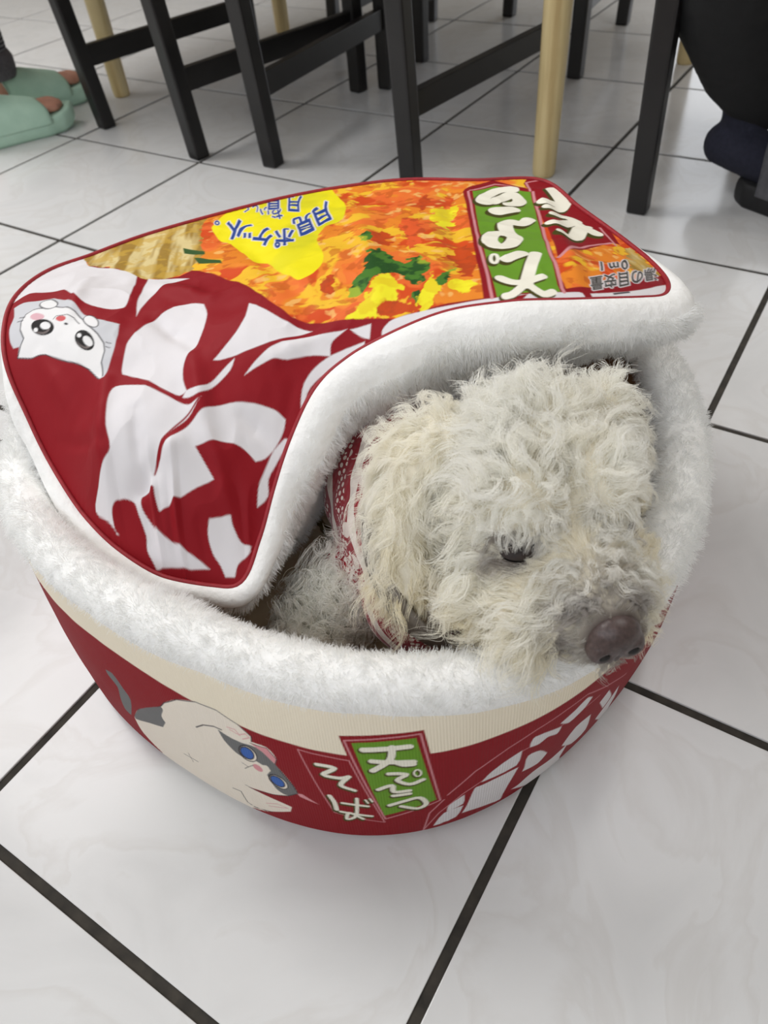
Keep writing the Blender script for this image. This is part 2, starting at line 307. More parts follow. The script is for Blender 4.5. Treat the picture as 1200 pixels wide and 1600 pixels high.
["poly","white",[[-30.2,-92.3],[-29.7,-90.2],[-28.5,-85.3],[-27.2,-80.6],[-25.9,-76.6],[-24.5,-72.4],[-23.0,-68.6],[-21.5,-65.5],[-19.5,-62.4],[-17.3,-59.6],[-13.1,-55.5],[-7.7,-50.8],[-2.5,-46.6],[2.2,-43.3],[7.2,-40.0],[11.7,-37.1],[16.2,-33.9],[20.8,-30.6],[22.8,-29.1],[22.1,-30.2],[20.6,-32.8],[19.3,-35.3],[18.0,-37.6],[16.8,-40.1],[16.3,-42.4],[17.2,-45.1],[18.7,-47.8],[19.5,-49.0],[17.3,-49.8],[12.3,-52.0],[7.8,-54.6],[2.9,-58.4],[-2.4,-63.3],[-6.9,-67.5],[-10.2,-69.7],[-13.8,-71.8],[-16.8,-74.1],[-19.2,-76.6],[-21.3,-79.4],[-23.3,-82.2],[-26.1,-86.1],[-29.0,-90.4]],0],
["poly","white",[[25.2,-28.3],[38.3,-19.2],[42.6,-28.9],[41.4,-29.2],[38.7,-29.6],[36.0,-29.7],[31.9,-29.3],[27.3,-28.6]],0],
["poly","white",[[-121.3,-148.2],[-122.2,-145.4],[-122.5,-142.5],[-121.8,-140.1],[-119.4,-137.8],[-115.6,-135.7],[-111.2,-134.2],[-105.4,-133.1],[-98.6,-132.2],[-92.3,-131.6],[-86.8,-131.4],[-81.2,-131.4],[-76.1,-131.3],[-70.9,-131.2],[-65.8,-130.9],[-61.7,-130.5],[-59.2,-130.1],[-56.6,-129.6],[-54.5,-128.5],[-52.1,-126.2],[-49.8,-123.4],[-48.9,-122.0],[-49.2,-124.2],[-49.9,-129.2],[-50.9,-134.0],[-52.2,-138.5],[-54.0,-143.4],[-55.7,-147.8],[-57.2,-151.5],[-58.7,-155.3],[-59.9,-158.7],[-60.4,-161.7],[-60.6,-164.6],[-60.6,-167.3],[-60.2,-170.7],[-59.6,-174.2],[-59.3,-175.7],[-58.9,-174.4],[-58.0,-171.4],[-57.3,-168.4],[-57.1,-165.7],[-57.0,-162.8],[-56.5,-159.9],[-55.2,-156.7],[-53.3,-153.3],[-51.7,-149.8],[-49.9,-144.7],[-48.0,-138.6],[-46.0,-133.0],[-43.9,-128.0],[-41.3,-123.0],[-38.5,-118.7],[-35.3,-115.1],[-31.6,-111.7],[-27.8,-108.8],[-23.6,-106.5],[-19.1,-104.5],[-14.8,-102.6],[-10.2,-100.6],[-5.4,-98.7],[-1.4,-97.4],[2.1,-97.0],[5.6,-97.0],[7.1,-97.1],[7.5,-98.3],[8.3,-101.1],[8.7,-103.9],[8.6,-107.1],[8.0,-110.9],[7.2,-114.3],[6.3,-117.3],[5.0,-120.4],[3.7,-123.1],[1.9,-125.6],[-0.3,-128.0],[-1.2,-129.1],[-2.2,-128.9],[-4.5,-128.6],[-6.7,-128.5],[-8.7,-128.5],[-10.8,-128.6],[-12.9,-129.0],[-16.3,-130.4],[-20.4,-132.4],[-24.0,-134.7],[-26.9,-137.3],[-29.7,-140.5],[-32.1,-143.2],[-34.6,-145.7],[-37.2,-148.3],[-38.4,-149.4],[-36.7,-150.0],[-33.0,-151.4],[-29.4,-152.8],[-25.5,-154.3],[-21.3,-156.0],[-19.4,-156.7],[-20.9,-158.5],[-24.2,-162.6],[-27.5,-166.6],[-30.6,-170.7],[-34.0,-175.2],[-37.2,-179.1],[-39.7,-182.1],[-42.2,-185.2],[-44.5,-187.6],[-46.1,-189.2],[-47.8,-190.9],[-48.6,-191.6],[-49.3,-191.0],[-50.8,-189.7],[-52.2,-188.3],[-53.9,-186.3],[-55.7,-184.0],[-56.5,-183.0],[-57.7,-183.4],[-60.3,-184.3],[-62.7,-185.4],[-64.7,-186.5],[-66.5,-187.9],[-67.4,-189.1],[-67.2,-190.8],[-66.3,-192.7],[-64.7,-194.3],[-62.1,-195.6],[-58.6,-196.7],[-55.3,-197.7],[-52.6,-198.6],[-49.7,-199.3],[-46.5,-199.7],[-41.8,-199.6],[-36.2,-199.0],[-30.9,-198.3],[-25.6,-197.7],[-20.3,-197.1],[-15.8,-196.6],[-12.1,-196.3],[-8.4,-196.2],[-6.7,-196.2],[-8.9,-197.5],[-13.9,-200.4],[-18.8,-203.1],[-23.4,-205.1],[-28.4,-207.0],[-33.1,-208.9],[-38.1,-211.3],[-43.3,-213.8],[-45.6,-214.9],[-46.2,-214.6],[-47.6,-213.8],[-48.9,-213.1],[-51.0,-212.2],[-53.6,-211.1],[-55.5,-209.8],[-56.6,-208.0],[-57.2,-205.9],[-58.2,-204.0],[-60.8,-201.9],[-64.1,-199.5],[-66.9,-197.6],[-68.5,-196.2],[-70.1,-194.8],[-72.1,-194.0],[-74.8,-194.1],[-78.0,-194.9],[-80.8,-195.8],[-83.0,-196.8],[-85.1,-198.0],[-86.5,-199.2],[-87.9,-200.9],[-88.9,-202.9],[-89.2,-204.7],[-88.5,-207.0],[-86.9,-209.5],[-85.4,-211.2],[-84.3,-211.6],[-82.8,-211.7],[-82.0,-211.7],[-84.2,-211.1],[-89.1,-209.8],[-94.0,-208.7],[-99.0,-208.4],[-104.8,-208.0],[-108.6,-206.8],[-108.9,-204.4],[-107.0,-201.2],[-104.8,-198.2],[-102.8,-194.7],[-100.7,-190.9],[-99.1,-187.4],[-97.9,-184.9],[-96.8,-182.2],[-96.8,-179.7],[-98.9,-176.7],[-102.7,-173.4],[-106.5,-169.8],[-109.1,-166.5],[-112.0,-162.7],[-114.7,-158.9],[-117.2,-155.4],[-119.6,-151.6]],0],
["line","red",[[-49.2,-122.8],[-55.5,-143.8],[-60.0,-159.5],[-59.9,-169.8],[-59.6,-176.3]],1.34],
["poly","white",[[-14.7,-175.7],[-2.2,-165.2],[-1.8,-165.9],[-0.6,-167.5],[0.7,-168.8],[3.1,-170.2],[6.2,-171.8],[9.0,-172.6],[11.5,-172.0],[14.2,-170.7],[15.5,-169.9],[15.8,-170.7],[16.5,-172.6],[16.6,-174.5],[15.4,-177.3],[13.4,-180.7],[12.1,-183.7],[12.0,-186.7],[12.5,-189.6],[12.9,-190.9],[6.1,-194.2],[5.1,-193.6],[2.8,-192.2],[0.6,-191.0],[-1.9,-190.2],[-4.7,-189.5],[-7.1,-188.5],[-9.4,-186.8],[-11.7,-184.6],[-13.3,-182.4],[-14.1,-179.9],[-14.6,-177.1]],0],
["poly","white",[[11.3,-106.3],[14.6,-104.9],[14.2,-107.5],[13.1,-113.3],[12.1,-118.8],[11.3,-123.0],[10.4,-127.4],[10.2,-131.2],[11.3,-134.0],[13.0,-136.7],[13.8,-139.5],[12.8,-143.2],[10.9,-147.3],[10.0,-149.1],[9.3,-147.4],[7.7,-143.5],[6.6,-139.6],[6.1,-136.0],[6.1,-132.0],[6.1,-128.2],[6.2,-124.2],[6.4,-120.1],[6.9,-116.3],[8.4,-112.3],[10.3,-108.1]],0],
["poly","white",[[39.8,-31.6],[40.4,-32.9],[41.2,-35.7],[40.9,-38.3],[37.6,-42.0],[32.7,-46.5],[28.2,-50.9],[24.6,-54.8],[21.0,-59.1],[18.2,-63.3],[16.2,-67.4],[14.7,-71.8],[14.3,-76.1],[15.3,-81.9],[17.1,-88.0],[18.1,-90.6],[17.0,-89.4],[14.7,-86.5],[12.8,-83.4],[11.4,-80.2],[10.1,-76.4],[9.5,-72.5],[9.8,-68.4],[10.7,-64.1],[12.2,-60.0],[14.4,-55.7],[17.3,-51.4],[20.6,-47.4],[27.5,-41.1],[35.9,-34.5]],0],
["poly","white",[[52.2,-26.2],[51.3,-25.2],[49.7,-22.9],[48.9,-20.5],[49.5,-17.5],[50.9,-13.9],[53.0,-10.7],[58.1,-6.1],[65.0,-0.5],[71.7,4.7],[78.1,9.4],[84.9,13.9],[91.3,17.9],[97.3,21.6],[103.5,25.3],[109.3,28.8],[114.5,32.0],[119.9,35.4],[124.9,38.9],[132.2,44.6],[139.8,51.6],[143.1,54.9],[142.5,52.2],[140.9,46.5],[138.9,41.6],[136.2,37.2],[132.7,32.7],[129.6,29.2],[127.4,26.9],[125.0,24.7],[122.5,23.0],[115.3,20.0],[105.6,16.6],[96.6,13.0],[88.8,8.7],[81.3,3.6],[75.1,-1.4],[70.7,-5.8],[66.8,-10.7],[63.8,-15.1],[62.0,-19.3],[60.6,-23.6],[60.1,-25.5]],0],
["poly","red",[[120.2,25.0],[125.7,37.4],[134.2,46.3],[132.7,35.9],[133.6,31.4],[126.4,25.3]],0],
["poly","white",[[132.6,33.4],[132.9,35.5],[133.7,40.3],[134.9,44.8],[137.1,48.3],[140.1,51.8],[143.1,54.9],[147.9,59.0],[153.5,63.7],[158.1,67.6],[160.7,70.1],[163.5,72.5],[165.9,73.6],[168.1,72.1],[170.3,69.4],[171.2,68.0],[170.6,66.1],[168.9,62.1],[166.9,58.7],[161.7,53.3],[154.8,47.2],[148.8,42.2],[144.9,39.0],[140.9,35.8],[137.6,33.7],[135.7,33.3],[133.6,33.3]],0],
["poly","red",[[169.3,78.1],[180.8,88.4],[190.0,106.2],[198.1,159.2],[203.3,175.3],[210.7,146.8],[198.0,113.6],[177.7,69.7]],0],
["poly","white",[[170.6,77.9],[172.4,80.0],[176.4,84.9],[180.2,90.0],[185.3,97.5],[191.3,107.4],[196.7,117.8],[201.8,130.8],[206.6,146.8],[208.7,154.4],[212.9,133.9],[210.7,128.1],[205.7,115.9],[200.7,105.4],[195.1,96.0],[188.9,86.8],[183.9,79.9],[181.2,76.4],[178.3,72.8],[177.0,71.3]],0],
["poly","panel",[[-282.8,-104.7],[-281.9,-103.3],[-279.5,-100.3],[-276.4,-97.9],[-271.1,-96.1],[-264.5,-94.3],[-258.6,-92.8],[-254.1,-91.5],[-249.3,-90.4],[-244.5,-89.5],[-238.7,-88.7],[-232.5,-88.2],[-226.8,-88.0],[-222.1,-88.3],[-217.0,-89.1],[-211.9,-90.3],[-206.5,-92.4],[-200.7,-94.9],[-195.5,-96.6],[-189.6,-97.4],[-183.4,-97.7],[-177.8,-97.4],[-169.9,-96.1],[-161.6,-94.0],[-158.0,-93.0],[-156.8,-94.6],[-154.1,-98.3],[-151.8,-101.7],[-149.0,-106.6],[-146.1,-112.2],[-143.9,-116.9],[-142.6,-120.0],[-141.5,-123.2],[-140.5,-126.2],[-138.8,-130.7],[-137.0,-135.5],[-136.2,-137.7],[-136.9,-138.3],[-138.6,-139.4],[-140.6,-139.8],[-144.7,-138.9],[-150.0,-137.3],[-154.9,-136.2],[-159.1,-135.8],[-163.5,-135.7],[-167.7,-135.9],[-171.6,-136.2],[-175.9,-136.6],[-180.3,-136.9],[-185.0,-136.8],[-190.0,-136.7],[-194.5,-136.6],[-198.4,-136.6],[-202.4,-136.6],[-206.1,-137.0],[-210.6,-138.3],[-215.5,-140.2],[-220.2,-141.9],[-226.1,-143.6],[-232.2,-145.1],[-234.9,-145.8],[-238.4,-138.5],[-243.7,-141.0],[-245.2,-140.4],[-248.4,-138.9],[-251.3,-137.3],[-254.8,-134.6],[-258.9,-131.0],[-262.5,-127.3],[-264.8,-123.4],[-266.7,-119.1],[-269.3,-115.1],[-273.8,-111.2],[-279.8,-106.7]],0],
["poly","catwhite",[[-234.9,-145.8],[-235.4,-144.1],[-236.6,-140.4],[-237.6,-137.0],[-237.6,-135.3],[-237.3,-133.5],[-238.0,-131.8],[-240.4,-130.2],[-244.0,-128.4],[-247.2,-126.6],[-249.6,-124.4],[-251.7,-122.0],[-253.4,-119.6],[-254.8,-116.8],[-255.9,-113.7],[-256.3,-110.9],[-255.7,-108.8],[-254.3,-106.9],[-252.5,-105.4],[-250.0,-104.3],[-247.0,-103.6],[-244.2,-102.8],[-240.6,-101.4],[-236.4,-99.6],[-232.1,-98.2],[-227.3,-97.4],[-222.0,-96.9],[-217.2,-96.7],[-212.9,-96.7],[-208.4,-97.0],[-204.1,-97.7],[-200.2,-98.7],[-196.1,-100.2],[-192.3,-101.6],[-188.2,-103.3],[-184.0,-105.1],[-180.0,-106.6],[-175.3,-107.7],[-170.5,-108.7],[-166.3,-109.7],[-162.9,-110.8],[-159.5,-112.2],[-156.7,-113.7],[-154.6,-115.3],[-152.7,-117.2],[-151.3,-119.1],[-149.8,-122.0],[-148.6,-125.4],[-147.5,-128.0],[-146.6,-129.0],[-145.4,-129.9],[-144.3,-130.9],[-142.2,-133.1],[-139.6,-135.8],[-138.5,-137.1],[-140.8,-139.5],[-143.5,-138.7],[-149.5,-137.1],[-155.1,-136.0],[-159.2,-135.6],[-163.6,-135.5],[-167.8,-135.7],[-171.8,-136.0],[-176.1,-136.4],[-180.4,-136.7],[-185.1,-136.6],[-190.1,-136.5],[-194.6,-136.4],[-198.6,-136.4],[-202.6,-136.4],[-206.2,-136.9],[-210.7,-138.1],[-215.6,-140.0],[-220.4,-141.7],[-226.2,-143.4],[-232.2,-145.1]],0],
["line","ink",[[-234.9,-145.8],[-237.6,-137.0],[-238.0,-131.8],[-247.2,-126.6],[-253.4,-119.6],[-256.3,-110.9],[-252.5,-105.4],[-244.2,-102.8],[-232.1,-98.2],[-217.2,-96.7],[-204.1,-97.7],[-192.3,-101.6],[-180.0,-106.6],[-166.3,-109.7],[-156.7,-113.7],[-151.3,-119.1],[-147.5,-128.0],[-144.3,-130.9],[-138.5,-137.1]],0.98],
["line","ink",[[-234.9,-145.8],[-220.2,-141.9],[-206.1,-137.0],[-194.5,-136.6],[-180.3,-136.9],[-167.7,-135.9],[-154.9,-136.2],[-140.6,-139.8]],0.74],
["poly","catwhite",[[-230.9,-94.1],[-229.6,-95.7],[-229.4,-97.4],[-230.4,-99.0],[-232.3,-100.4],[-235.0,-101.4],[-238.3,-101.9],[-241.8,-101.8],[-245.4,-101.2],[-248.5,-100.1],[-250.9,-98.6],[-252.4,-96.9],[-252.7,-95.1],[-251.8,-93.5],[-249.7,-92.1],[-246.8,-91.2],[-243.3,-90.8],[-239.6,-90.9],[-236.1,-91.6],[-233.1,-92.6]],0],
["line","ink",[[-230.9,-94.1],[-229.6,-95.7],[-229.4,-97.4],[-230.4,-99.0],[-232.3,-100.4],[-235.0,-101.4],[-238.3,-101.9],[-241.8,-101.8],[-245.4,-101.2],[-248.5,-100.1],[-250.9,-98.6],[-252.4,-96.9],[-252.7,-95.1],[-251.8,-93.5],[-249.7,-92.1],[-246.8,-91.2],[-243.3,-90.8],[-239.6,-90.9],[-236.1,-91.6],[-233.1,-92.6],[-230.9,-94.1]],1.1],
["poly","catwhite",[[-171.5,-103.4],[-171.6,-104.8],[-172.7,-106.0],[-174.6,-106.7],[-177.1,-106.9],[-180.2,-106.6],[-183.4,-105.8],[-186.4,-104.5],[-189.1,-103.0],[-191.0,-101.2],[-191.9,-99.5],[-191.9,-98.0],[-190.8,-96.9],[-188.8,-96.2],[-186.1,-96.0],[-182.9,-96.4],[-179.7,-97.3],[-176.6,-98.6],[-174.1,-100.1],[-172.4,-101.8]],0],
["line","ink",[[-171.5,-103.4],[-171.6,-104.8],[-172.7,-106.0],[-174.6,-106.7],[-177.1,-106.9],[-180.2,-106.6],[-183.4,-105.8],[-186.4,-104.5],[-189.1,-103.0],[-191.0,-101.2],[-191.9,-99.5],[-191.9,-98.0],[-190.8,-96.9],[-188.8,-96.2],[-186.1,-96.0],[-182.9,-96.4],[-179.7,-97.3],[-176.6,-98.6],[-174.1,-100.1],[-172.4,-101.8],[-171.5,-103.4]],0.84],
["poly","blush",[[-231.6,-109.8],[-230.9,-110.8],[-231.1,-112.0],[-232.0,-113.1],[-233.7,-114.0],[-235.9,-114.7],[-238.5,-115.1],[-241.1,-115.2],[-243.6,-114.9],[-245.8,-114.2],[-247.3,-113.2],[-248.0,-112.1],[-247.9,-110.9],[-247.0,-109.8],[-245.2,-108.9],[-242.9,-108.2],[-240.3,-107.9],[-237.6,-107.9],[-235.1,-108.2],[-233.0,-108.9]],0],
["poly","black",[[-210.9,-117.7],[-210.3,-119.8],[-211.1,-121.7],[-213.3,-123.4],[-216.5,-124.7],[-220.5,-125.5],[-224.8,-125.7],[-229.1,-125.3],[-233.0,-124.2],[-236.2,-122.6],[-238.4,-120.6],[-239.2,-118.5],[-238.7,-116.3],[-236.7,-114.5],[-233.5,-113.1],[-229.3,-112.4],[-224.8,-112.3],[-220.2,-112.9],[-216.1,-114.1],[-212.9,-115.8]],0],
["poly","grey",[[-214.8,-119.4],[-214.4,-120.8],[-215.0,-122.1],[-216.5,-123.3],[-218.8,-124.2],[-221.5,-124.8],[-224.6,-124.9],[-227.6,-124.6],[-230.3,-123.9],[-232.5,-122.8],[-233.9,-121.5],[-234.5,-120.0],[-234.0,-118.5],[-232.6,-117.3],[-230.3,-116.3],[-227.5,-115.8],[-224.3,-115.7],[-221.2,-116.1],[-218.4,-116.9],[-216.2,-118.0]],0],
["poly","black",[[-217.0,-118.3],[-216.5,-119.7],[-217.1,-121.0],[-218.5,-122.1],[-220.6,-123.0],[-223.2,-123.5],[-226.1,-123.6],[-229.0,-123.3],[-231.6,-122.6],[-233.7,-121.6],[-235.1,-120.3],[-235.7,-118.8],[-235.3,-117.5],[-233.9,-116.3],[-231.8,-115.4],[-229.1,-114.9],[-226.1,-114.8],[-223.1,-115.2],[-220.4,-116.0],[-218.3,-117.0]],0],
["poly","catwhite",[[-216.1,-116.9],[-215.8,-117.9],[-216.1,-118.9],[-217.0,-119.7],[-218.4,-120.3],[-220.2,-120.7],[-222.2,-120.8],[-224.2,-120.5],[-226.0,-120.0],[-227.5,-119.2],[-228.5,-118.3],[-228.9,-117.2],[-228.7,-116.2],[-227.8,-115.4],[-226.4,-114.7],[-224.6,-114.3],[-222.5,-114.3],[-220.5,-114.6],[-218.6,-115.2],[-217.1,-116.0]],0],
["poly","catwhite",[[-227.6,-122.4],[-227.2,-122.9],[-227.2,-123.4],[-227.4,-123.9],[-227.8,-124.2],[-228.5,-124.5],[-229.2,-124.6],[-230.1,-124.6],[-230.9,-124.3],[-231.7,-124.0],[-232.2,-123.5],[-232.6,-123.0],[-232.7,-122.5],[-232.5,-122.0],[-232.1,-121.6],[-231.4,-121.3],[-230.6,-121.2],[-229.7,-121.3],[-228.9,-121.5],[-228.1,-121.9]],0],
["poly","black",[[-162.0,-121.3],[-162.8,-123.2],[-164.5,-124.6],[-167.1,-125.4],[-170.3,-125.6],[-173.8,-125.1],[-177.3,-123.9],[-180.5,-122.2],[-182.9,-120.1],[-184.4,-117.9],[-184.7,-115.8],[-184.0,-114.0],[-182.1,-112.6],[-179.4,-111.8],[-176.1,-111.7],[-172.5,-112.3],[-169.0,-113.5],[-166.0,-115.1],[-163.7,-117.1],[-162.3,-119.3]],0],
["poly","grey",[[-165.0,-121.9],[-165.6,-123.1],[-166.8,-124.1],[-168.7,-124.7],[-170.9,-124.8],[-173.4,-124.4],[-175.8,-123.6],[-178.0,-122.4],[-179.7,-121.0],[-180.7,-119.5],[-180.9,-118.0],[-180.3,-116.7],[-179.0,-115.8],[-177.1,-115.3],[-174.8,-115.2],[-172.3,-115.6],[-169.8,-116.4],[-167.7,-117.5],[-166.1,-118.9],[-165.2,-120.4]],0],
["poly","black",[[-166.8,-120.8],[-167.3,-122.0],[-168.5,-122.9],[-170.2,-123.4],[-172.4,-123.5],[-174.7,-123.2],[-177.1,-122.4],[-179.2,-121.3],[-180.8,-119.9],[-181.7,-118.4],[-182.0,-117.0],[-181.4,-115.8],[-180.2,-114.9],[-178.4,-114.4],[-176.2,-114.4],[-173.8,-114.8],[-171.5,-115.6],[-169.4,-116.7],[-167.9,-118.0],[-167.0,-119.4]],0],
["poly","catwhite",[[-164.1,-119.7],[-164.4,-120.5],[-165.3,-121.2],[-166.6,-121.6],[-168.2,-121.6],[-169.9,-121.4],[-171.7,-120.8],[-173.2,-120.0],[-174.5,-119.1],[-175.2,-118.0],[-175.4,-117.0],[-175.1,-116.2],[-174.2,-115.5],[-172.8,-115.2],[-171.2,-115.1],[-169.4,-115.4],[-167.7,-116.0],[-166.1,-116.8],[-165.0,-117.7],[-164.2,-118.7]],0],
["poly","catwhite",[[-178.3,-116.5],[-177.9,-117.0],[-177.8,-117.6],[-177.9,-118.1],[-178.3,-118.5],[-178.8,-118.8],[-179.5,-118.9],[-180.3,-118.8],[-181.1,-118.6],[-181.8,-118.3],[-182.3,-117.8],[-182.7,-117.3],[-182.8,-116.7],[-182.7,-116.2],[-182.3,-115.8],[-181.8,-115.6],[-181.1,-115.4],[-180.3,-115.5],[-179.5,-115.7],[-178.8,-116.0]],0],
["poly","pink",[[-206.3,-106.7],[-205.8,-107.5],[-205.9,-108.4],[-206.5,-109.2],[-207.5,-110.0],[-208.9,-110.5],[-210.6,-110.9],[-212.3,-110.9],[-213.9,-110.7],[-215.3,-110.3],[-216.3,-109.6],[-216.8,-108.8],[-216.7,-108.0],[-216.1,-107.1],[-215.1,-106.3],[-213.7,-105.8],[-212.0,-105.4],[-210.3,-105.4],[-208.7,-105.6],[-207.3,-106.1]],0],
["line","ink",[[-218.8,-110.3],[-218.5,-107.0],[-208.0,-103.5],[-200.2,-103.4],[-189.5,-107.4]],0.71],
["poly","ink",[[-200.4,-110.5],[-200.3,-110.8],[-200.3,-111.1],[-200.6,-111.4],[-201.0,-111.6],[-201.5,-111.8],[-202.1,-112.0],[-202.8,-112.0],[-203.3,-111.9],[-203.8,-111.8],[-204.2,-111.6],[-204.3,-111.3],[-204.3,-111.0],[-204.0,-110.7],[-203.6,-110.4],[-203.1,-110.2],[-202.5,-110.1],[-201.8,-110.1],[-201.3,-110.1],[-200.8,-110.3]],0],
["line","ink",[[-260.2,-115.6],[-254.3,-114.1]],0.87],
["line","ink",[[-258.5,-119.8],[-252.9,-117.8]],0.83],
["line","ink",[[-155.6,-112.4],[-151.0,-111.4]],0.57],
["line","ink",[[-153.0,-115.4],[-148.9,-114.9]],0.56],
["poly","red",[[-26.3,253.8],[-28.0,269.5],[-16.5,302.6],[2.9,297.5],[11.8,296.3],[29.1,294.7],[57.0,248.4],[108.6,148.3],[144.6,81.7],[156.6,67.1],[113.5,30.8],[107.1,28.5],[73.6,82.9],[18.2,178.8]],0],
["poly","red",[[16.2,307.4],[12.4,327.7],[36.4,340.3],[55.2,329.8],[97.2,282.7],[126.1,254.1],[149.0,217.2],[142.3,210.9],[136.5,167.3],[129.6,115.2],[96.1,182.1],[57.0,248.4],[32.1,287.7]],0],
["line","pinkline",[[-20.5,258.2],[-8.3,289.9],[7.4,292.2],[17.1,289.3]],2.58],
["line","pinkline",[[-21.1,255.2],[6.1,208.4],[65.9,105.2],[106.7,40.0],[112.7,31.1]],2.31],
["line","pinkline",[[33.5,291.6],[67.4,228.2],[118.2,125.9],[151.6,68.4],[154.9,64.9]],2.62],
["line","pinkline",[[17.4,310.8],[25.3,322.3],[40.4,330.7]],2.36],
["line","pinkline",[[17.4,310.8],[30.1,292.4]],2.42],
["line","pinkline",[[129.8,115.4],[130.5,151.3],[133.3,181.4],[142.6,211.3]],3.25],
["line","pinkline",[[120.8,245.6],[141.7,218.1],[148.4,208.2]],2.26],
["poly","green",[[-17.2,257.3],[-6.0,285.1],[16.7,285.5],[31.2,290.7],[54.9,246.5],[111.7,134.2],[147.0,70.4],[152.5,63.4],[115.7,33.0],[87.2,74.9],[33.7,166.7]],0],
["line","olive",[[14.2,279.7],[11.8,277.9],[8.3,275.5],[4.8,272.2],[2.4,267.6],[1.4,260.9],[1.4,252.3],[2.1,243.4],[3.3,236.1],[5.2,230.1],[7.6,224.9],[10.2,221.3],[12.2,220.0],[13.7,221.8],[14.8,226.0],[15.8,231.6],[16.6,237.8],[16.9,245.5],[16.9,254.8],[17.3,263.0],[18.6,267.9],[21.3,268.4],[24.9,265.9],[28.5,262.2],[31.3,258.7],[33.0,255.7],[34.2,252.4],[34.9,248.9],[35.1,245.8],[34.6,242.8],[33.5,239.9],[32.3,237.4],[31.4,235.7]],16.15],
["line","olive",[[32.6,206.0],[40.1,220.1]],20.28],
["line","olive",[[65.1,202.6],[65.5,198.3],[66.1,192.0],[66.4,185.9],[65.8,182.3],[63.7,182.8],[60.5,185.8],[57.3,188.9],[55.3,189.5],[54.3,186.8],[54.1,182.3],[54.7,176.8],[56.3,171.2],[59.3,165.3],[63.5,158.6],[68.0,152.2],[71.7,147.1],[74.5,144.1],[76.9,142.6],[79.0,141.1],[80.8,138.3],[82.6,133.3],[84.1,127.4],[85.1,121.6],[85.4,117.0],[84.8,113.5],[83.6,110.5],[81.8,108.5],[79.6,108.0],[76.6,109.2],[72.8,111.8],[69.0,115.5],[65.9,119.7],[63.5,125.0],[61.4,131.7],[60.0,138.2],[59.7,142.9],[61.1,145.1],[64.0,145.6],[67.0,145.3],[69.1,145.2]],15.9],
["line","olive",[[97.3,85.7],[102.1,103.3]],13.01],
["line","olive",[[91.0,82.7],[91.2,82.3],[91.5,81.6],[91.8,80.9],[92.0,80.3],[92.2,79.7],[92.4,79.1],[92.6,78.5],[92.7,78.0],[92.8,77.5],[92.8,77.0],[92.9,76.5],[92.9,76.1],[92.9,75.7],[92.9,75.4],[92.8,75.0],[92.7,74.8],[92.6,74.5],[92.4,74.3],[92.3,74.2],[92.1,74.1],[91.9,74.0],[91.7,74.0],[91.4,74.1],[91.1,74.1],[90.9,74.3],[90.6,74.4],[90.3,74.6],[89.9,74.9],[89.6,75.2],[89.3,75.5],[88.9,75.9],[88.6,76.3],[88.2,76.7],[87.9,77.2],[87.5,77.7],[87.2,78.3],[86.9,78.8],[86.5,79.4],[86.2,80.0],[85.9,80.6],[85.6,81.3],[85.3,81.9],[85.1,82.6],[84.8,83.2],[84.6,83.8],[84.4,84.5],[84.2,85.1],[84.1,85.7],[83.9,86.2],[83.8,86.8],[83.8,87.3],[83.7,87.8],[83.7,88.2],[83.7,88.6],[83.8,89.0],[83.9,89.3],[84.0,89.6],[84.1,89.8],[84.3,90.0],[84.5,90.1],[84.7,90.1],[84.9,90.1],[85.2,90.1],[85.4,90.0],[85.8,89.8],[86.1,89.6],[86.4,89.3],[86.8,89.0],[87.1,88.7],[87.5,88.3],[87.8,87.8],[88.2,87.4],[88.6,86.9],[89.0,86.3],[89.3,85.8],[89.7,85.2],[90.1,84.5],[90.4,83.8],[90.8,83.2],[91.0,82.7]],4.54],
["line","olive",[[107.0,54.3],[109.9,53.7],[114.0,52.8],[118.4,52.4],[122.2,53.4],[125.4,56.5],[128.6,61.3],[131.2,66.3],[132.9,69.8]],10.06],
["line","olive",[[111.2,109.8],[113.5,101.9],[116.4,91.6],[119.1,81.6],[121.4,73.6],[123.5,67.0],[125.5,61.1],[127.2,56.3],[128.3,53.1]],11.15],
["line","olive",[[127.2,52.3],[126.8,49.5],[126.2,45.5],[125.4,41.6],[124.6,38.7],[123.6,36.9],[122.5,35.7],[121.4,34.9],[120.7,34.3]],7.67],
["line","olive",[[129.5,53.8],[132.2,52.8],[136.1,51.5],[140.0,50.6],[143.0,50.4],[144.9,51.5],[146.2,53.3],[147.0,55.3],[147.7,56.6]],7.6],
["line","cream",[[13.6,285.5],[11.2,283.7],[7.6,281.4],[4.1,278.1],[1.6,273.6],[0.5,266.9],[0.4,258.5],[1.1,249.7],[2.2,242.5],[4.0,236.6],[6.4,231.4],[8.9,227.8],[11.0,226.6],[12.5,228.3],[13.7,232.5],[14.7,238.1],[15.5,244.2],[15.9,251.8],[16.1,260.9],[16.5,269.0],[17.9,273.8],[20.7,274.3],[24.2,271.9],[27.8,268.2],[30.5,264.8],[32.2,261.9],[33.4,258.6],[34.0,255.2],[34.2,252.1],[33.7,249.2],[32.6,246.3],[31.3,243.9],[30.4,242.2]],13.68],
["line","cream",[[31.3,212.8],[39.0,226.8]],17.7],
